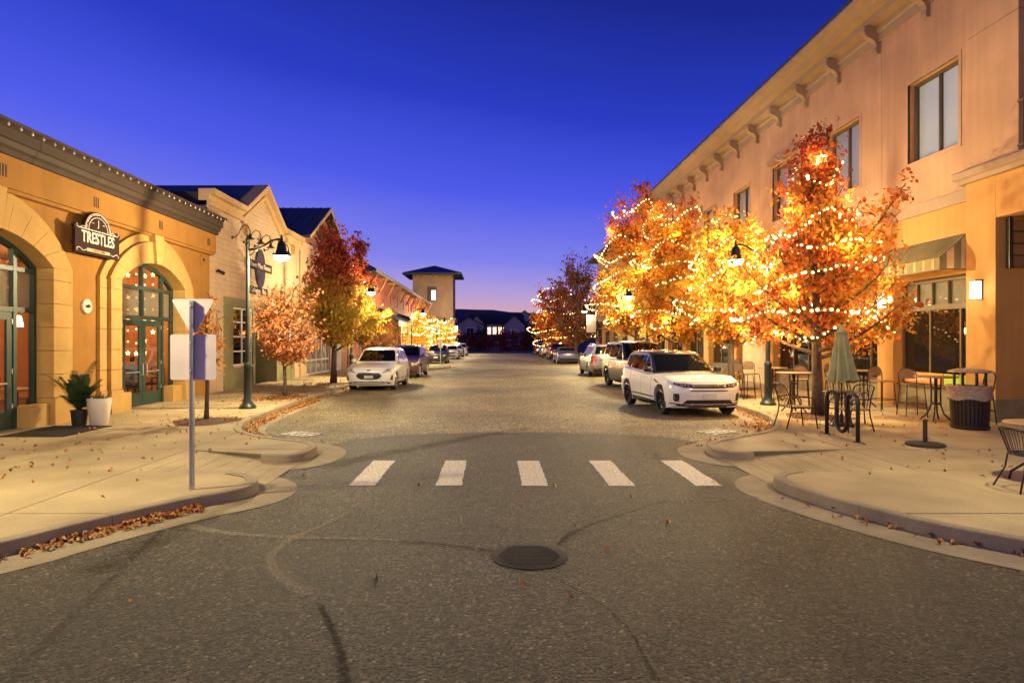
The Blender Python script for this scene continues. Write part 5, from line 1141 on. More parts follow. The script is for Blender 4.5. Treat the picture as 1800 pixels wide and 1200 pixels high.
def car(label, x, y, rz, p, roofp=None, L=4.6, W=1.88, H=1.68, wb=2.7, fo=.88, clr=.20, hoodf=.92, hoodc=1.08, belt=1.04, beltr=1.10, cowl=None, wst=None, rre=None, tb=None, wr=.35, rim=ALLOY, face='oval', rails=False, dark_head=False, clad=True, detail=1, name='parked_car', group=None, tail='wide', platetxt=None):
    t = thing(name, label, 'car', (0, 0, 0), group); hw = W / 2; xf = L / 2; xr = -L / 2; fa = xf - fo; ra = fa - wb
    cowl = fa - .55 if cowl is None else cowl; wst = cowl - .78 if wst is None else wst; rre = xr + .55 if rre is None else rre; tb = xr + .16 if tb is None else tb
    roofp = roofp or p; ar = wr + .055; az = wr - .005
    def arch(cx): return [(cx + ar * math.cos(rad(a)), az + ar * math.sin(rad(a))) for a in ([-20] if False else [])] + [(cx + ar * math.cos(rad(a)), max(clr, az + ar * math.sin(rad(a)))) for a in range(-22, 203, 15)]
    bot = clr
    out = [(xf - .16, bot + .02), (xf - .05, bot + .12), (xf - .015, .48), (xf, .62), (xf - .02, hoodf - .14), (xf - .10, hoodf - .03), (xf - .30, hoodf + .03), ((xf + cowl) / 2, (hoodf + hoodc) / 2 + .045), (cowl, hoodc), (cowl - .5, belt), ((cowl + tb) / 2, (belt + beltr) / 2), (tb + .25, beltr), (tb, beltr - .01), (xr + .03, beltr - .16), (xr + .015, .80), (xr, .60), (xr + .03, .42), (xr + .16, bot + .06)]
    out += arch(ra)[::-1] + arch(fa)[::-1]
    ntop = 18
    def dfm(x_, y_, z_):
        tt = abs(y_) / hw
        kf = sm(fa + .18, xf, x_); kr = sm(ra - .15, xr, x_) if x_ < ra - .15 else 0
        kr = sm(0, 1, (ra - .15 - x_) / (ra - .15 - xr)) if x_ < ra - .15 else 0
        x_ -= kf * (.05 * tt ** 2 + .26 * tt ** 5); x_ += kr * (.03 * tt ** 2 + .16 * tt ** 5)
        wdt = .955 + .045 * sm(clr, .55, z_) - .055 * sm(.62, beltr + .05, z_) ** 1.3 - .03 * kf - .03 * kr
        wdt += .012 * (math.exp(-((x_ - fa) / .45) ** 2) + math.exp(-((x_ - ra) / .45) ** 2)) * sm(.9, .5, z_)
        if z_ > .78: z_ -= .035 * tt ** 4 * sm(.78, hoodf, z_)
        return (x_, y_ * wdt, z_)
    SL = [-1, -.965, -.88, -.72, -.45, 0, .45, .72, .88, .965, 1]; bm = bmesh.new(); rings = []
    for s in SL:
        ins = 1 if abs(s) == 1 else .25 if abs(s) > .96 else 0; ring = []
        for i, (a, b) in enumerate(out):
            if i < ntop:
                if 4 <= i <= 13: b -= .030 * ins
                if i < 6: a -= .025 * ins
                elif i > 12: a += .02 * ins
            ring.append(bm.verts.new((a, s * hw, b)))
        rings.append(ring)
    n = len(out)
    for r0, r1 in zip(rings[:-1], rings[1:]):
        for i in range(n): bm.faces.new((r0[i], r0[(i + 1) % n], r1[(i + 1) % n], r1[i]))
    bm.faces.new(rings[0][::-1]); bm.faces.new(rings[-1])
    bmesh.ops.recalc_face_normals(bm, faces=bm.faces)
    for z_ in (.42, .55, .68, .80, .92): bmesh.ops.bisect_plane(bm, geom=bm.verts[:] + bm.edges[:] + bm.faces[:], plane_co=(0, 0, z_), plane_no=(0, 0, 1), dist=1e-5)
    for k in range(1, 12): bmesh.ops.bisect_plane(bm, geom=bm.verts[:] + bm.edges[:] + bm.faces[:], plane_co=(xr + L * k / 12, 0, 0), plane_no=(1, 0, 0), dist=1e-5)
    for v in bm.verts: v.co = dfm(*v.co)
    bmesh.ops.recalc_face_normals(bm, faces=bm.faces)
    # cabin
    gh = [(cowl + .10, hoodc - .04), (cowl - .02, hoodc + .02), (wst + .10, H - .085), (wst - .08, H - .03), ((wst + rre) / 2, H), (rre + .22, H - .025), (rre, H - .075), (tb + .06, beltr + .02), (tb - .0, beltr - .06)]
    bg_ = bmesh.new(); rg = []
    def gfm(x_, s, z_):
        k = sm(hoodc - .1, H, z_); half = hw * (.905 - .155 * k - .02 * k * k)
        x_ -= (.14 * abs(s) ** 2.4) * sm(.0, 1, (x_ - wst + .3) / max(.2, cowl - wst)); x_ += (.07 * abs(s) ** 2.4) * sm(rre + .5, tb, x_) if x_ < rre + .5 else 0
        return (x_, s * half, z_ - .035 * abs(s) ** 4 * k)
    for s in (-1, -.95, -.82, -.5, 0, .5, .82, .95, 1):
        ins = 1 if abs(s) == 1 else .3 if abs(s) > .9 else 0
        rg.append([bg_.verts.new(gfm(a - (.03 * ins if i < 4 else -.02 * ins if i > 5 else 0), s, b - (.03 * ins if 2 <= i <= 6 else 0))) for i, (a, b) in enumerate(gh)])
    for r0, r1 in zip(rg[:-1], rg[1:]):
        for i in range(len(gh)): bg_.faces.new((r0[i], r0[(i + 1) % len(gh)], r1[(i + 1) % len(gh)], r1[i]))
    bg_.faces.new(rg[0][::-1]); bg_.faces.new(rg[-1]); bmesh.ops.recalc_face_normals(bg_, faces=bg_.faces)
    def emit(b, nm, mat, ang=.55):
        me = bpy.data.meshes.new(nm)
        for f_ in b.faces: f_.smooth = True
        for e in b.edges:
            if len(e.link_faces) == 2 and e.calc_face_angle(0) > ang: e.smooth = False
        b.to_mesh(me); me.materials.append(mat); o = bpy.data.objects.new(nm, me); COL.objects.link(o); adopt(o, t); return o
    both = bmesh.new(); tmp = bpy.data.meshes.new('t')
    for b in (bm, bg_): b.to_mesh(tmp); both.from_mesh(tmp)
    bmesh.ops.triangulate(both, faces=both.faces); B = BVHTree.FromBMesh(both); both.free(); bpy.data.meshes.remove(tmp)
    body = emit(bm, 'body', p); cab = emit(bg_, 'cabin', roofp)
    def decal(nm, poly, ax, off, mat, par=None, step=.10, sgn=1):
        """a trim piece laid on the bodywork; poly in (y,z) for front/rear, (x,z) for sides, (x,y) for the top"""
        b = bmesh.new(); ia, ib = {'x': (1, 2), 'y': (0, 2), 'z': (0, 1)}[ax]; ic = 'xyz'.index(ax)
        vs = []
        for q in poly:
            c = [0, 0, 0]; c[ia] = q[0]; c[ib] = q[1]; vs.append(b.verts.new(c))
        b.faces.new(vs)
        for d in (ia, ib):
            lo = min(v.co[d] for v in b.verts); hi = max(v.co[d] for v in b.verts); m_ = int((hi - lo) / step)
            for k in range(1, m_ + 1):
                co = [0, 0, 0]; co[d] = lo + (hi - lo) * k / (m_ + 1); no = [0, 0, 0]; no[d] = 1
                bmesh.ops.bisect_plane(b, geom=b.verts[:] + b.edges[:] + b.faces[:], plane_co=co, plane_no=no, dist=1e-6)
        dr = [0, 0, 0]; dr[ic] = -sgn; dr = Vector(dr)
        for v in b.verts:
            o_ = v.co.copy(); o_[ic] = sgn * 5; hit = B.ray_cast(o_, dr)
            if hit[0] is None:
                o_[ic] = sgn * (xf if ax == 'x' else hw if ax == 'y' else H); hit = B.find_nearest(o_)
            v.co = hit[0] + dr * .012
        g = bmesh.ops.extrude_face_region(b, geom=b.faces[:]); nv = [e for e in g['geom'] if isinstance(e, bmesh.types.BMVert)]
        bmesh.ops.translate(b, verts=nv, vec=-dr * (.012 + off)); bmesh.ops.recalc_face_normals(b, faces=b.faces)
        me = bpy.data.meshes.new(nm); b.to_mesh(me); b.free(); me.materials.append(mat); o = bpy.data.objects.new(nm, me); COL.objects.link(o); adopt(o, par or t); return o
    # glass
    ww = hw * .80; wt_ = hw * .635; zb, zt = hoodc + .045, H - .115
    decal('windscreen', [(-ww, zb), (ww, zb), (wt_ + .06, zt - .05), (wt_, zt), (-wt_, zt), (-wt_ - .06, zt - .05)], 'x', .014, G_CAR, step=.07)
    decal('rear_window', [(-ww * .92, beltr + .07), (ww * .92, beltr + .07), (wt_ * .98, H - .13), (-wt_ * .98, H - .13)], 'x', .012, G_CAR, step=.08, sgn=-1)
    x0, x1 = cowl - .20, tb + .42; zlo, zhi = belt + .045, H - .145; bp = (fa + ra) / 2 - .12
    fx = wst - .02; rx = rre + .12
    for sg in (-1, 1):
        decal('side_window', [(x0 - .14, zlo + .02), (fx, zhi), (bp + .05, zhi), (bp + .05, zlo)], 'y', .006, G_CAR, sgn=sg, step=.2); decal('side_window', [(bp - .03, zlo), (bp - .03, zhi), (ra + .22, zhi - .005), (ra + .10, zlo + .02)], 'y', .006, G_CAR, sgn=sg, step=.2)
        decal('side_window', [(ra + .03, zlo + .03), (ra + .15, zhi - .01), (rx, zhi - .03), (x1 - .08, zlo + .10)], 'y', .006, G_CAR, sgn=sg, step=.2)
        if detail:
            for sx_ in (cowl - .10, bp + .01, ra + .32):
                decal('door_seam', [(sx_ - .006, clr + .16), (sx_ + .006, clr + .16), (sx_ + .006, belt - .0), (sx_ - .006, belt - .0)], 'y', .002, SEAM, sgn=sg, step=.12)
            for sx_ in (bp + .22, ra + .50): decal('door_handle', [(sx_ - .10, belt - .15), (sx_ + .10, belt - .15), (sx_ + .10, belt - .115), (sx_ - .10, belt - .115)], 'y', .022, p, sgn=sg)
            decal('sill_trim', [(ra + ar + .03, clr + .005), (fa - ar - .03, clr + .005), (fa - ar - .05, clr + .13), (ra + ar + .05, clr + .13)], 'y', .008, TRIMB if clad else p, sgn=sg, step=.2)
            decal('side_moulding', [(ra + ar + .06, clr + .20), (fa - ar - .06, clr + .20), (fa - ar - .06, clr + .235), (ra + ar + .06, clr + .235)], 'y', .010, TRIMB, sgn=sg, step=.2)
        # mirrors
        mo = MB().lathe([(.02, -.10), (.085, -.08), (.105, -.01), (.09, .07), (.03, .09)], 10, (cowl - .26, sg * (hw * .93 + .10), belt + .10), Matrix.Diagonal((.72, 1.05, .82))).build('mirror', TRIMB if roofp is not p else p, t, smooth=True)
        MB().box(cowl - .30, sg * hw * .86, belt + .02, cowl - .22, sg * (hw * .93 + .06), belt + .06).build('mirror_stalk', TRIMB, mo)
        # wheels
        for cx in (fa, ra):
            Mx = Matrix.Rotation(-PI / 2 * sg, 3, 'X'); c = (cx, sg * (hw - .115), wr)
            tp = MB().lathe([(wr * .66, -.105), (wr * .80, -.115), (wr * .955, -.10), (wr, -.075), (wr, .055), (wr * .955, .085), (wr * .80, .10), (wr * .68, .095), (wr * .66, .06)], 30, c, Mx).build('wheel', TYRE, t, auto=.6)
            mb = MB().lathe([(.03, .01), (wr * .60, .0), (wr * .60, -.02)], 18, c, Mx); mb.build('brake_disc', UNDER, tp)
            mb = MB(); mb.lathe([(wr * .64, -.02), (wr * .69, .0), (wr * .69, .100), (wr * .655, .104), (wr * .635, .09), (wr * .64, .0)], 26, c, Mx); mb.lathe([(.004, .085), (.05, .085), (.06, .06), (.06, .03)], 12, c, Mx)
            for k in range(5):
                for dd in (-.11, .11):
                    a = 2 * PI * k / 5 + .3; v0 = Mx @ Vector((math.cos(a) * .045, math.sin(a) * .045, .07)); v1 = Mx @ Vector((math.cos(a + dd) * wr * .65, math.sin(a + dd) * wr * .65, .085)); cv = Vector(c)
                    mb.tube([cv + v0, cv + v1], [.020, .016], 4)
            mb.build('rim', rim, tp, auto=.6)
        MB().box(ra - ar, sg * (hw - .40), clr, ra + ar, sg * (hw - .26), az + ar).box(fa - ar, sg * (hw - .40), clr, fa + ar, sg * (hw - .26), az + ar).build('wheel_well', UNDER, t)
    MB().box(ra + ar + .05, -hw * .8, clr - .05, fa - ar - .05, hw * .8, clr + .1).box(xr + .3, -hw * .7, clr, xf - .35, hw * .7, clr + .12).build('underbody', UNDER, t)
    # front
    hl = HEADD if dark_head else HEADL
    if face == 'oval':
        g = [(-.50, .60), (-.42, .50), (-.30, .455), (.30, .455), (.42, .50), (.50, .60), (.40, .70), (.2, .715), (-.2, .715), (-.40, .70)]
        decal('grille', [(a * hw / .94, b) for a, b in g], 'x', .010, TRIMB)
        for z_ in (.52, .58, .64): decal('grille_bar', [(-.40, z_), (.40, z_), (.40, z_ + .012), (-.40, z_ + .012)], 'x', .018, M('grille_grey', (.05, .05, .05), .4, .6))
        for s in (-1, 1):
            q = [(.50, .69), (.84, .76), (.89, .84), (.885, .91), (.76, .90), (.58, .80)]; decal('headlight', [(s * a * hw / .94, b) for a, b in q], 'x', .012, HEADL)
            q = [(.55, .735), (.62, .755), (.62, .785), (.55, .765)]; decal('headlight_lens', [(s * a * hw / .94, b) for a, b in q], 'x', .018, WHITEP)
            q = [(.80, .42), (.885, .44), (.89, .62), (.84, .60)]; decal('fog_vent', [(s * a * hw / .94, b) for a, b in q], 'x', .008, TRIMB)
        decal('lower_grille', [(-.84, .20), (.84, .20), (.86, .29), (.66, .37), (-.66, .37), (-.86, .29)], 'x', .010, TRIMB); decal('skid_plate', [(-.66, .285), (.66, .285), (.64, .315), (-.64, .315)], 'x', .020, CHROME)
        decal('badge', [(.075 * math.cos(a * .524), .80 + .026 * math.sin(a * .524)) for a in range(12)], 'x', .010, TRIMB)
    elif face == 'slim':
        decal('grille', [(-.44, .735), (.44, .735), (.46, .785), (.43, .825), (-.43, .825), (-.46, .785)], 'x', .010, TRIMB)
        for z_ in (.755, .785): decal('grille_bar', [(-.40, z_), (.40, z_), (.40, z_ + .010), (-.40, z_ + .010)], 'x', .018, M('grille_bronze', (.10, .08, .06), .3, .8))
        for s in (-1, 1):
            decal('headlight', [(s * a, b) for a, b in ((.45, .745), (.66, .755), (.90, .835), (.905, .885), (.72, .855), (.45, .835))], 'x', .012, HEADD)
            for k in range(4): decal('headlight_lens', [(s * (.50 + k * .085 + a), .775 + k * .015 + b) for a, b in ((0, 0), (.055, .003), (.055, .04), (0, .037))], 'x', .018, HEADL)
            decal('intake', [(s * a, b) for a, b in ((.74, .40), (.83, .40), (.86, .46), (.86, .60), (.76, .60), (.735, .54))], 'x', .008, TRIMB)
            decal('corner_trim', [(s * a, b) for a, b in ((.70, .315), (.92, .34), (.92, .365), (.70, .34))], 'x', .012, TRIMB)
        decal('bumper_slot', [(-.48, .655), (.48, .655), (.48, .682), (-.48, .682)], 'x', .008, TRIMB)
        decal('lower_grille', [(-.86, .20), (.86, .20), (.84, .27), (.70, .30), (.56, .44), (-.56, .44), (-.70, .30), (-.84, .27)], 'x', .012, TRIMB); decal('skid_plate', [(-.52, .235), (.52, .235), (.46, .30), (-.46, .30)], 'x', .022, M('skid_grey', (.16, .15, .13), .45, .5))
        hx_, hz_ = xf - .10, hoodf - .005
        text('RANGE   ROVER', 'bonnet_lettering', .075, TRIMB, Matrix.Translation((hx_ - .085, 0, hz_ + .026)) @ Matrix.Rotation(PI / 2, 4, 'Z') @ Matrix.Rotation(rad(22), 4, 'X'), t, .003, 1.5)
        for s in (-1, 1): decal('fender_vent', [(cowl + .12, .86), (cowl + .42, .80), (cowl + .42, .83), (cowl + .10, .915)], 'y', .010, TRIMB, sgn=s)
    else:
        decal('grille', [(-.55, .60), (.55, .60), (.58, .76), (-.58, .76)], 'x', .010, TRIMB)
        for s in (-1, 1): decal('headlight', [(s * a, b) for a, b in ((.60, .64), (.88, .68), (.89, .80), (.62, .77))], 'x', .012, hl)
        decal('lower_grille', [(-.72, .25), (.72, .25), (.60, .44), (-.60, .44)], 'x', .010, TRIMB); decal('bumper_bar', [(-.60, .45), (.60, .45), (.60, .475), (-.60, .475)], 'x', .014, CHROME if face == 'chrome' else TRIMB)
    pl = decal('number_plate', [(-.17, .50 if face != 'slim' else .455), (.17, .50 if face != 'slim' else .455), (.17, .60 if face != 'slim' else .60), (-.17, .60 if face != 'slim' else .60)], 'x', .030, PLATE)
    # rear
    for s in (-1, 1):
        q = ((.52, .84), (.90, .80), (.915, 1.0), (.58, .97)) if tail == 'wide' else ((.70, .74), (.90, .74), (.90, 1.16), (.80, 1.14))
        decal('tail_light', [(s * a * hw / .94, b) for a, b in q], 'x', .014, TAILR, sgn=-1)
        decal('tail_light', [(xr + .06, q[1][1] + .01), (xr + .30, q[1][1] + .05), (xr + .30, q[2][1] - .06), (xr + .08, q[2][1] - .02)], 'y', .010, TAILR, sgn=s)
        decal('reflector', [(s * a, b) for a, b in ((.62, .42), (.82, .43), (.82, .46), (.62, .45))], 'x', .012, TAILR, sgn=-1)
    decal('rear_plate', [(-.17, .78), (.17, .78), (.17, .90), (-.17, .90)], 'x', .012, PLATE, sgn=-1); decal('rear_bumper', [(-.80, .28), (.80, .28), (.78, .46), (-.78, .46)], 'x', .014, TRIMB, sgn=-1); decal('tailgate_trim', [(-.46, .92), (.46, .92), (.46, .945), (-.46, .945)], 'x', .012, CHROME, sgn=-1)
    decal('tailgate_seam', [(-.60, .585), (.60, .585), (.60, .597), (-.60, .597)], 'x', .003, SEAM, sgn=-1)
    if rails:
        for s in (-1, 1): MB().tube([(wst - .15, s * hw * .66, H - .05), (wst - .3, s * hw * .66, H + .03), (rre + .35, s * hw * .66, H + .02), (rre + .2, s * hw * .66, H - .06)], .018, 6).build('roof_rail', CHROME if rails == 2 else TRIMB, t, smooth=True)
    bm.free(); bg_.free()
    t.location = (x, y, 0); t.rotation_euler = (0, 0, rz)
    return t
WHITE = paint('white', (.72, .71, .68)); GREY = paint('graphite', (.050, .050, .054), .0, .35, .3); MAROON = paint('maroon', (.10, .055, .06), .4); BLACK = paint('black', (.012, .012, .014)); SILV = paint('silver', (.21, .205, .195), .5); BLUE = paint('blue_grey', (.10, .12, .19), .5); DARK_REDLIT = paint('dark_redlit', (.16, .03, .03), .3); CHAMP = paint('champagne', (.40, .34, .27), .5)  # the dark SUV's paint has the red light falling on it mixed in
gL, gR = 'cars parked along the left kerb', 'cars parked along the right kerb'
S, A_ = -PI / 2, PI / 2        # nose towards the camera / away from it
car('white compact SUV with oval black grille, first parked car on the left', -4.68, 26.1, S + rad(-1), WHITE, None, 4.6, 1.86, 1.66, 2.7, .90, .19, .93, 1.06, 1.02, 1.08, face='oval', group=gL, name='parked_suv')
car('dark maroon crossover parked behind the first white SUV on the left', -4.72, 34.6, S + rad(-2), MAROON, None, 4.7, 1.9, 1.70, 2.75, .92, .20, .96, 1.10, 1.06, 1.12, face='chrome', group=gL, rails=1)
car('black crossover parked beyond the left kerb extension', -4.85, 55.5, S, BLACK, None, 4.6, 1.86, 1.62, 2.7, .9, .18, .92, 1.06, 1.02, 1.08, face='plain', group=gL, detail=0)
car('white hatchback with wide dark lower grille, beyond the black crossover', -4.6, 69, S, WHITE, None, 4.6, 1.82, 1.52, 2.7, .95, .16, .80, .98, .95, 1.05, face='plain', group=gL, detail=0)
car('silver car behind the white hatchback, second from the far end on the left', -4.5, 77.5, S, SILV, None, 4.6, 1.82, 1.48, 2.7, .95, .16, .82, .98, .95, 1.02, face='plain', group=gL, detail=0)
car('white car at the far end of the left parking row', -4.4, 86.5, S, WHITE, None, 4.6, 1.84, 1.66, 2.7, .9, .18, .92, 1.06, 1.02, 1.08, face='plain', group=gL, detail=0)
car('white luxury SUV with black roof and black wheels, nearest parked car on the right', 5.18, 17.75, S + rad(6), WHITE, BLACK, 4.37, 1.95, 1.66, 2.69, .86, .21, .93, 1.06, 1.05, 1.16, wr=.375, rim=BLKALLOY, face='slim', rre=-4.37 / 2 + .38, group=gR, name='parked_suv', detail=1)
car('dark grey boxy SUV behind the white one on the right', 6.05, 26.0, S + rad(5), GREY, BLACK, 4.85, 2.0, 1.93, 2.9, .85, .26, 1.10, 1.22, 1.18, 1.24, wst=None, rre=-4.85 / 2 + .22, tb=-4.85 / 2 + .10, wr=.42, rim=BLKALLOY, face='plain', group=gR, name='parked_suv')
car('silver SUV with tall red tail lights facing away on the right', 6.18, 35.7, A_, SILV, None, 4.9, 1.96, 1.77, 2.98, .88, .21, 1.0, 1.12, 1.08, 1.16, rre=-4.9 / 2 + .28, tb=-4.9 / 2 + .12, wr=.38, face='plain', group=gR, rails=2, tail='tall', name='parked_suv')
car('blue-grey sedan facing away beyond the silver SUV on the right', 6.35, 54.6, A_, BLUE, None, 4.75, 1.84, 1.46, 2.8, .92, .16, .82, .98, .94, 1.04, rre=-.75, tb=-1.62, face='plain', group=gR, detail=0)
car('dark SUV with red light in its paint ahead of the blue-grey sedan on the right', 6.9, 67.5, A_, DARK_REDLIT, None, 4.8, 1.95, 1.78, 2.9, .88, .2, 1.0, 1.12, 1.08, 1.15, rre=-2.1, face='plain', group=gR, rails=1, tail='tall', detail=0)
car('champagne SUV second from the far end of the right row', 6.85, 77.5, A_, CHAMP, None, 4.7, 1.9, 1.74, 2.8, .88, .2, 1.0, 1.12, 1.08, 1.15, rre=-2.0, face='plain', group=gR, tail='tall', detail=0)
car('brown-red SUV at the far end of the right row', 6.8, 88, A_, paint('rust', (.22, .08, .06), .3), None, 4.7, 1.9, 1.74, 2.8, .88, .2, 1.0, 1.12, 1.08, 1.15, rre=-2.0, face='plain', group=gR, tail='tall', detail=0)

# ------------------------------------------------------------------ signs on posts
SIGNB = M('sign_back_aluminium', (.82, .74, .62), .45, .0, var=.06, fine=.05)
px_, py_ = -3.60, 7.49
t = thing('yield_sign', 'bare backs of a triangular and a square sign on one perforated post', 'sign', (px_, py_, WALK))
MB().box(px_ - .024, py_ - .024, WALK - .05, px_ + .024, py_ + .024, 2.39).build('post', ZINC, t, bev=.003)
hb = MB()
z = WALK + .06
while z < 2.36:
    hb.box(px_ - .006, py_ - .0265, z - .006, px_ + .006, py_ - .0238, z + .006).box(px_ + .0238, py_ - .006, z - .006, px_ + .0265, py_ + .006, z + .006); z += .0254
tag(hb.build('punched_holes', DARK, t), kind='stuff')
def rounded(poly, r, n=5):
    out = []
    for i, p in enumerate(poly):
        a, b = Vector(poly[i - 1]), Vector(poly[(i + 1) % len(poly)]); v = Vector(p); d1 = (a - v).normalized(); d2 = (b - v).normalized()
        for k in range(n + 1):
            u = k / n; q = (v + d1 * r) * (1 - u) ** 2 + v * 2 * u * (1 - u) + (v + d2 * r) * u * u; out.append((q.x, q.y))
    return out
MB().xz(rounded([(px_ - .265, 2.41), (px_ + .265, 2.41), (px_, 1.95)], .05), py_ + .026, py_ + .030).build('triangle_plate', SIGNB, t)
MB().xz(rounded([(px_ - .275, 1.44), (px_ + .275, 1.44), (px_ + .275, 1.985), (px_ - .275, 1.985)], .03), py_ + .0315, py_ + .0355).build('square_plate', SIGNB, t)
for z in (1.55, 1.88, 2.1, 2.32): MB().lathe([(.012, 0), (.012, .012), (.005, .016)], 6, (px_, py_ - .024, z), Matrix.Rotation(PI / 2, 3, 'X')).build('bolt', ZINC, t)
t = thing('parking_sign', 'small sign on a thin post on the far left kerb extension', 'sign', (-3.75, 45.0, WALK))
MB().box(-3.775, 44.975, 0, -3.725, 45.025, 2.0).build('post', ZINC, t); MB().box(-3.9, 45.03, 1.45, -3.6, 45.04, 1.95).build('plate', SIGNB, t)

# ------------------------------------------------------------------ potted plants
POTB = M('black_pot', (.015, .015, .016), .6); POTW = M('white_planter', (.62, .56, .46), .65, var=.08)
PALM = M('palm_leaf', (.030, .060, .018), .5, var=.35, scale=8)
bx_, by_ = -8.72, 13.2
t = thing('potted_palm', 'bushy dark palm in a black pot between the arches', 'plant', (bx_, by_, WALK))
MB().lathe([(.13, 0), (.16, .30), (.17, .30), (.17, .33), (.15, .33), (.145, .27), (.01, .27)], 20, (bx_, by_, WALK)).build('pot', POTB, t, auto=.6)
mb = MB(); r = random.Random(4)
for i in range(52):
    a = i * 2.4; el_ = r.uniform(.75, 1.40) if i > 22 else r.uniform(1.2, 1.52); Lf = r.uniform(.55, 1.0) * (1.15 if el_ > 1 else .62)
    base = Vector((bx_ + .03 * math.cos(a), by_ + .03 * math.sin(a), WALK + .3 + (.35 * r.random() if i > 20 else 0)))
    d = Vector((math.cos(a) * math.cos(el_), math.sin(a) * math.cos(el_), math.sin(el_)))
    pts = [base + d * (Lf * k / 8) + Vector((0, 0, -.30 * (k / 8) ** 2.2 * Lf)) for k in range(9)]
    mb.tube(pts, [.007 - .0006 * k for k in range(9)], 3, False)
    for k in range(2, 9):
        tg = (pts[k] - pts[k - 1]).normalized(); sd = tg.cross(Vector((0, 0, 1))).normalized() if abs(tg.z) < .98 else Vector((1, 0, 0))
        for s in (-1, 1):
            for o_ in (0, .5):
                q = pts[k] + (pts[k - 1] - pts[k]) * o_; l = .17 * (1 - .09 * k) + .02; e = q + sd * s * l + tg * l * .75 - Vector((0, 0, l * .25)); w = sd.cross(tg) * .0 + tg * .011
                mb.add([q - w, q + w, (q + e) / 2 + w * 1.2, e, (q + e) / 2 - w * 1.2], [(0, 1, 2, 3, 4)])
mb.build('fronds', PALM, t)
wx_, wy_ = -8.33, 13.25
t = thing('white_planter', 'tall tapering white planter beside the palm', 'planter', (wx_, wy_, WALK))
MB().lathe([(.15, 0), (.17, .03), (.215, .35), (.235, .56), (.23, .575), (.215, .575), (.20, .52), (.01, .52)], 26, (wx_, wy_, WALK)).build('pot', POTW, t, auto=.6)
mb = MB()
for i in range(60):
    a = r.uniform(0, 6.28); rr = r.uniform(0, .17); q = Vector((wx_ + rr * math.cos(a), wy_ + rr * math.sin(a), WALK + .52)); e = q + Vector((r.gauss(0, .06), r.gauss(0, .06), r.uniform(.06, .17))); w = Vector((r.gauss(0, 1), r.gauss(0, 1), 0)).normalized() * .012
    mb.add([q - w * .3, q + w * .3, (q + e) / 2 + w, e, (q + e) / 2 - w], [(0, 1, 2, 3, 4)])
mb.build('sprigs', PALM, t)

# ------------------------------------------------------------------ pavement furniture on the right
BRZ = M('bronze_tube', (.040, .026, .018), .38, .5); SEATM = M('seat_mesh', (.20, .13, .075), .6, var=.15); TOPM = M('table_laminate', (.24, .155, .09), .4, var=.12)
def bar_stool(arch=True):
    t = thing('bar_stool', 'stool', 'stool', (0, 0, 0), 'bar stools on the pavement')
    MB().xy(rounded([(-.2, -.2), (.2, -.2), (.2, .2), (-.2, .2)], .1), .745, .775).build('seat', SEATM, t)
    for sx_ in (-1, 1):
        for sy_ in (-1, 1): MB().tube([(sx_ * .18, sy_ * .18, .745), (sx_ * .24, sy_ * .23, 0)], .0125, 6).build('leg', BRZ, t)
    mb = MB()
    for z_, q in ((.30, .215),):
        c = [(-q, -q, z_), (q, -q, z_), (q, q, z_), (-q, q, z_)]
        for a, b in zip(c, c[1:] + c[:1]): mb.tube([a, b], .010, 5)
    mb.build('footrest', BRZ, t)
    if arch:
        MB().tube([(-.20, -.19, .76), (-.23, -.20, .95)] + [(-.235 - .015 * math.sin(rad(a)), -.20 * math.cos(rad(a)), .97 + .17 * math.sin(rad(a))) for a in range(0, 181, 20)] + [(-.23, .20, .95), (-.20, .19, .76)], .0125, 6).build('backrest', BRZ, t, smooth=True)
        MB().yz([(-.17, .88), (.17, .88)] + [(.175 * math.cos(rad(a)), .97 + .145 * math.sin(rad(a))) for a in range(0, 181, 20)], -.236, -.230).build('back_panel', SEATM, t)
    else:
        MB().tube([(-.20, -.19, .76), (-.25, -.20, 1.12), (-.25, .20, 1.12), (-.20, .19, .76)], .0125, 6).build('backrest', BRZ, t); MB().add([(-.213, -.18, .84), (-.213, .18, .84), (-.248, .18, 1.10), (-.248, -.18, 1.10), (-.219, -.18, .84), (-.219, .18, .84), (-.254, .18, 1.10), (-.254, -.18, 1.10)], [(0, 1, 2, 3), (7, 6, 5, 4), (0, 4, 5, 1), (2, 6, 7, 3), (0, 3, 7, 4), (1, 5, 6, 2)]).build('back_panel', SEATM, t)
    return t
def bar_table():
    t = thing('bar_table', 'table', 'table', (0, 0, 0), 'bar-height tables on the pavement')
    MB().lathe([(.01, .965), (.40, .965), (.425, .975), (.425, .99), (.41, .995), (.01, .995)], 30).build('tabletop', TOPM, t, auto=.5)
    for k in range(4):
        a = PI / 4 + k * PI / 2; c, s_ = math.cos(a), math.sin(a)
        MB().tube([(.10 * c, .10 * s_, .965), (.085 * c, .085 * s_, .60), (.09 * c, .09 * s_, .35), (.15 * c, .15 * s_, .16), (.27 * c, .27 * s_, .03), (.29 * c, .29 * s_, 0)], .017, 6).build('leg', BRZ, t, smooth=True)
    MB().lathe([(.085, .36), (.105, .37), (.105, .39), (.085, .40)], 16).lathe([(.085, .70), (.10, .71), (.10, .73), (.085, .74)], 16).build('ring', BRZ, t)
    return t
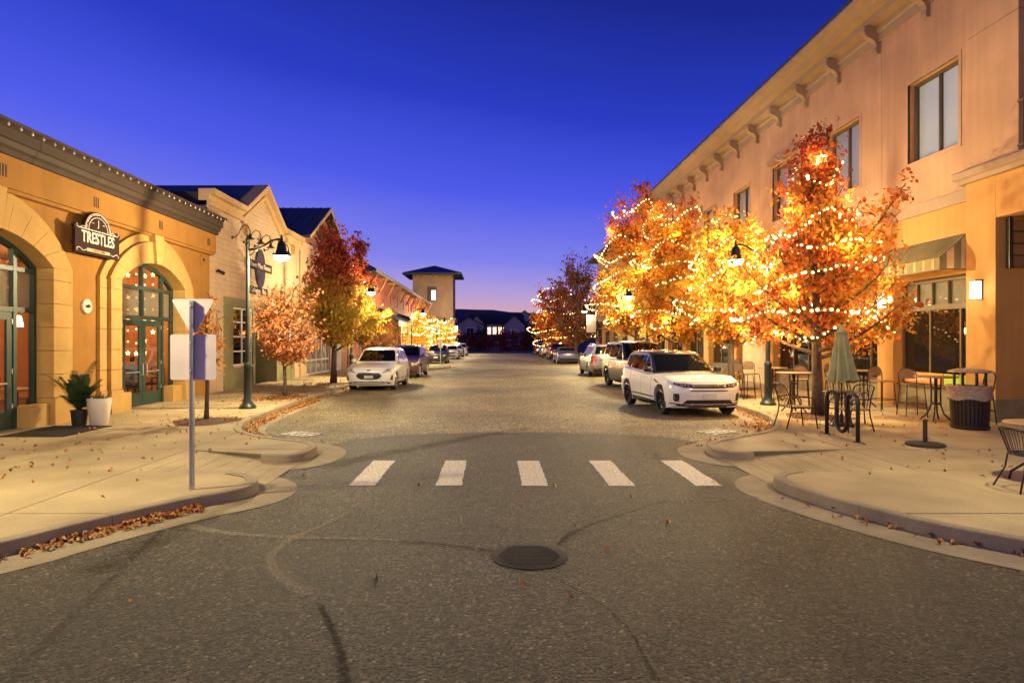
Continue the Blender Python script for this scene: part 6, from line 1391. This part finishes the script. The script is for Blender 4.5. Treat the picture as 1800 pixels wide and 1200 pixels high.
def arm_chair():
    """low metal armchair, facing +x"""
    t = thing('metal_armchair', 'chair', 'chair', (0, 0, 0), 'metal armchairs on the pavement')
    MB().xy(rounded([(-.24, -.23), (.24, -.23), (.24, .23), (-.24, .23)], .06), .415, .44).build('seat', SEATM, t)
    for s in (-1, 1):
        MB().tube([(.30, s * .27, 0), (.26, s * .265, .30), (.25, s * .26, .52), (.20, s * .26, .62), (.10, s * .26, .645), (-.10, s * .26, .635), (-.24, s * .25, .62)], .0135, 6).build('arm', BRZ, t, smooth=True)
        MB().tube([(-.34, s * .26, 0), (-.25, s * .25, .30), (-.23, s * .25, .44), (-.28, s * .245, .68), (-.36, s * .235, .85)], .0135, 6).build('leg', BRZ, t, smooth=True)
        MB().tube([(-.23, s * .25, .425), (.25, s * .25, .425)], .012, 5).build('seat_rail', BRZ, t)
    MB().tube([(-.36, -.235, .85)] + [(-.365 - .02 * math.sin(rad(a)), -.235 * math.cos(rad(a)), .85 + .06 * math.sin(rad(a))) for a in range(20, 161, 20)] + [(-.36, .235, .85)], .0135, 6).build('back_rail', BRZ, t, smooth=True)
    for k in range(7):
        y_ = -.18 + k * .06; MB().tube([(-.235, y_, .44), (-.29, y_, .68), (-.375, y_, .87)], .007, 4).build('back_bar', BRZ, t)
    return t
st0 = bar_stool(True); st1 = bar_stool(False); bt0 = bar_table(); ac0 = arm_chair()
def put(o, x, y, a, lb, first=[None]):
    if o.name in PUT: return dup(o, (x, y, WALK), rad(a), lb)
    PUT.add(o.name); o.location = (x, y, WALK); o.rotation_euler = (0, 0, rad(a)); o['label'] = lb; return o
PUT = set()
put(bt0, 7.58, 15.75, 10, 'round bar table just left of the nearest lit tree trunk'); put(bt0, 8.4, 18.8, 30, 'round bar table behind the lamp post on the right pavement')
put(bt0, 9.95, 14.05, 0, 'round bar table next to the slatted litter bin'); put(bt0, 10.05, 16.95, 20, 'round bar table between the umbrella and the shop pier')
put(st0, 9.95, 16.0, -80, 'arch-backed bar stool standing alone under the wall lantern pier'); put(st0, 9.95, 14.85, -100, 'arch-backed bar stool in front of the Sandwiches board'); put(st0, 9.75, 17.75, -60, 'arch-backed bar stool right behind the folded umbrella')
put(st0, 8.15, 16.6, -120, 'arch-backed bar stool left of the nearest tree trunk beside the bar table'); put(st0, 8.1, 19.6, -90, 'arch-backed bar stool behind the far bar table by the lamp post'); put(st0, 10.5, 13.55, 170, 'arch-backed bar stool half hidden by the litter bin')
put(st1, 7.75, 19.3, 20, 'square-backed bar stool left of the lamp post'); put(st1, 8.6, 22.6, 200, 'square-backed bar stool farthest along the right pavement')
put(ac0, 6.28, 12.95, 3, 'metal armchair at the kerb beside the bike rack'); put(ac0, 7.1, 12.45, 195, 'metal armchair directly behind the black bike rack'); put(ac0, 7.75, 13.75, -95, 'metal armchair between the umbrella and the tree trunk')
put(ac0, 9.9, 26.6, 200, 'metal armchair far back beside the golden tree trunk'); put(ac0, 9.2, 27.2, -10, 'metal armchair farthest back near the pale shop bay')
# bistro table under the umbrella
t = thing('bistro_table', 'low dark round table around the folded umbrella pole', 'table', (7.36, 13.2, WALK))
MB().lathe([(.03, .70), (.36, .70), (.375, .71), (.36, .72), (.03, .72)], 24, (7.36, 13.2, WALK)).build('tabletop', BRZ, t, auto=.5)
for k in range(4):
    a = k * PI / 2 + .4; MB().tube([(7.36 + .1 * math.cos(a), 13.2 + .1 * math.sin(a), WALK + .70), (7.36 + .09 * math.cos(a), 13.2 + .09 * math.sin(a), WALK + .3), (7.36 + .28 * math.cos(a), 13.2 + .28 * math.sin(a), WALK)], .013, 6).build('leg', BRZ, t)
# folded umbrella
UMB = M('umbrella_canvas', (.30, .29, .13), .85, var=.12, scale=6)
ux, uy = 7.36, 13.2
t = thing('folded_umbrella', 'folded pale green canvas umbrella beside the nearest lit tree', 'umbrella', (ux, uy, WALK))
MB().tube([(ux, uy, WALK + .06), (ux, uy, 2.26)], .019, 8).build('pole', BRZ, t); MB().lathe([(.004, 2.32), (.02, 2.29), (.022, 2.25)], 8, (ux, uy, 0)).build('finial', BRZ, t)
n = 48; vs = []; prof = [(2.25, .03), (2.16, .06), (2.10, .095), (2.06, .10), (1.9, .125), (1.7, .155), (1.5, .18), (1.3, .21), (1.15, .235), (1.06, .25)]
for z, rr in prof:
    for k in range(n):
        a = 2 * PI * k / n; u = (2.25 - z) / 1.2; f_ = rr * (1 + (.30 * u + .05) * math.cos(a * 8 + .5 * math.sin(z * 4)) + .06 * math.sin(a * 3 + z * 3)); vs.append((ux + f_ * math.cos(a), uy + f_ * math.sin(a), z + (.045 * math.cos(a * 8) if z < 1.1 else 0)))
mesh_obj('canopy', vs, [(i * n + k, i * n + (k + 1) % n, (i + 1) * n + (k + 1) % n, (i + 1) * n + k) for i in range(len(prof) - 1) for k in range(n)] + [tuple(range(n))[::-1]], UMB, t, smooth=True)
MB().lathe([(.10, 2.115), (.14, 2.10), (.15, 2.085), (.10, 2.09)], 16, (ux, uy, 0)).build('vent_flap', UMB, t, smooth=True)
MB().lathe([(.24, 0), (.25, .03), (.22, .055), (.04, .075), (.035, .25), (.022, .26)], 24, (ux, uy, WALK)).build('base', BRZ, t, auto=.6)
# loose umbrella base
x, y = 7.36, 10.65
t = thing('umbrella_stand', 'empty iron umbrella stand with a short upright tube on the paving', 'umbrella stand', (x, y, WALK))
MB().lathe([(.29, 0), (.30, .02), (.28, .045), (.10, .06), (.03, .062)], 30, (x, y, WALK)).build('base', IRON, t, auto=.6); MB().lathe([(.034, .05), (.034, .44), (.026, .44), (.026, .40), (.01, .40)], 12, (x, y, WALK)).build('tube', IRON, t, auto=.6)
# wave bike rack
t = thing('bike_rack', 'black wave-shaped steel bike rack on the right pavement', 'bike rack', (6.42, 11.5, WALK))
pts = [(6.42, 11.0, WALK - .03), (6.42, 11.0, .80)] + [(6.42, 11.17 + .17 * math.cos(rad(a)), .80 + .17 * math.sin(rad(a))) for a in range(165, -1, -15)] + [(6.42, 11.34, .42)] + [(6.42, 11.51 + .17 * math.cos(rad(a)), .42 + .17 * math.sin(rad(a))) for a in range(195, 361, 15)] + [(6.42, 11.68, .80)] + [(6.42, 11.85 + .17 * math.cos(rad(a)), .80 + .17 * math.sin(rad(a))) for a in range(165, -1, -15)] + [(6.42, 12.02, WALK - .03)]
MB().tube(pts, .036, 10).build('bent_tube', STEEL_BLK, t, smooth=True)
for y in (11.0, 12.02): MB().lathe([(.075, 0), (.075, .008), (.04, .012)], 14, (6.42, y, WALK)).build('foot_flange', STEEL_BLK, t)
# litter bin
x, y = 9.72, 12.75
t = thing('litter_bin', 'dark slatted litter bin with a bag and round roof by the pier', 'litter bin', (x, y, WALK))
BIN = M('bin_brown', (.028, .018, .013), .45, .3); BAG = M('clear_bag', (.30, .21, .15), .35, var=.25, scale=14, bump=.6)
for k in range(30):
    a = 2 * PI * k / 30; c, s_ = math.cos(a), math.sin(a); tx, ty = -s_ * .026, c * .026; q = []
    for rr, z in ((.315, .05), (.335, .50), (.345, .74), (.36, .80), (.395, .86)):
        q += [(x + c * rr - tx, y + s_ * rr - ty, WALK + z), (x + c * rr + tx, y + s_ * rr + ty, WALK + z), (x + c * (rr - .012) + tx, y + s_ * (rr - .012) + ty, WALK + z), (x + c * (rr - .012) - tx, y + s_ * (rr - .012) - ty, WALK + z)]
    fs = [(i * 4 + j, i * 4 + (j + 1) % 4, (i + 1) * 4 + (j + 1) % 4, (i + 1) * 4 + j) for i in range(4) for j in range(4)] + [(3, 2, 1, 0), (16, 17, 18, 19)]
    MB().add(q, fs).build('slat', BIN, t)
MB().lathe([(.30, .0), (.335, .02), (.335, .07), (.30, .08)], 30, (x, y, WALK)).lathe([(.318, .44), (.332, .44), (.334, .49), (.32, .49)], 30, (x, y, WALK)).build('hoop', BIN, t); MB().lathe([(.27, .05), (.295, .80), (.29, .80), (.26, .06)], 24, (x, y, WALK)).build('liner', DARK, t, smooth=True)
vs = []; n = 40; prof = [(.375, .60), (.372, .66), (.38, .72), (.385, .78), (.405, .85), (.41, .875), (.38, .885), (.30, .86)]
for rr, z in prof:
    for k in range(n): a = 2 * PI * k / n; q = rr + .006 * math.sin(a * 13 + z * 20) + .005 * math.sin(a * 7 - z * 31); vs.append((x + q * math.cos(a), y + q * math.sin(a), WALK + z + .02 * math.sin(a * 5) * (z < .62)))
mesh_obj('bag', vs, [(i * n + k, i * n + (k + 1) % n, (i + 1) * n + (k + 1) % n, (i + 1) * n + k) for i in range(len(prof) - 1) for k in range(n)], BAG, t, smooth=True)
for k in range(4): a = k * PI / 2 + .5; MB().box(x + .28 * math.cos(a) - .018, y + .28 * math.sin(a) - .018, WALK + .8, x + .28 * math.cos(a) + .018, y + .28 * math.sin(a) + .018, WALK + 1.15).build('roof_post', BIN, t)
MB().lathe([(.01, 1.14), (.36, 1.14), (.375, 1.15), (.34, 1.18), (.20, 1.22), (.01, 1.235)], 30, (x, y, WALK)).build('roof', M('bin_roof', (.30, .20, .14), .5), t, auto=.7)
# wire chair and table at the right edge
x, y = 6.38, 7.45
t = thing('wire_chair', 'black wire barrel chair at the right edge of the picture', 'chair', (0, 0, 0))
rim_ = [(.02 + (-.30 if abs(a) < 91 else -.30) * math.cos(rad(a)) - .0, .30 * math.sin(rad(a)), .74 - .10 * (abs(a) / 120) ** 2) for a in range(-120, 121, 15)]
srim = [(-.20 * math.cos(rad(a)) + .02, .21 * math.sin(rad(a)), .43) for a in range(0, 360, 15)]
MB().tube(rim_, .011, 6).build('back_rail', STEEL_BLK, t, smooth=True); MB().tube(srim + srim[:1], .011, 6).build('seat_ring', STEEL_BLK, t, smooth=True)
for k in range(17):
    a = rad(-112 + k * 14); MB().tube([(-.20 * math.cos(a) + .02, .21 * math.sin(a), .43), (-.245 * math.cos(a) + .02, .25 * math.sin(a), .57), (-.30 * math.cos(a) + .02, .30 * math.sin(a), .74 - .10 * (abs(math.degrees(a)) / 120) ** 2)], .005, 4).build('back_wire', STEEL_BLK, t)
for k in range(9):
    q = -.18 + k * .045; h = math.sqrt(max(.0, .20 ** 2 - q * q)); MB().tube([(.02 - h, q, .43), (.02, q, .415), (.02 + h, q, .43)], .005, 4).build('seat_wire', STEEL_BLK, t)
for sx_ in (-1, 1):
    for sy_ in (-1, 1): MB().tube([(.02 + sx_ * .15, sy_ * .15, .43), (.02 + sx_ * .17, sy_ * .17, .25), (.02 + sx_ * .26, sy_ * .24, 0)], .010, 6).build('leg', STEEL_BLK, t, smooth=True)
t.location = (x, y, WALK); t.rotation_euler = (0, 0, rad(-8))
x, y = 6.98, 7.9
t = thing('round_cafe_table', 'round brown table cut by the right edge of the picture', 'table', (x, y, WALK))
MB().lathe([(.01, .72), (.42, .72), (.435, .73), (.42, .745), (.01, .745)], 30, (x, y, WALK)).build('tabletop', TOPM, t, auto=.5); MB().lathe([(.03, .72), (.03, .08)], 12, (x, y, WALK)).build('leg', STEEL_BLK, t)
for k in range(3):
    a = k * 2.094 + 2.6; MB().tube([(x, y, WALK + .3), (x + .2 * math.cos(a), y + .2 * math.sin(a), WALK + .22), (x + .34 * math.cos(a), y + .34 * math.sin(a), WALK + .1), (x + .36 * math.cos(a), y + .36 * math.sin(a), WALK)], .016, 6).build('foot', STEEL_BLK, t, smooth=True)
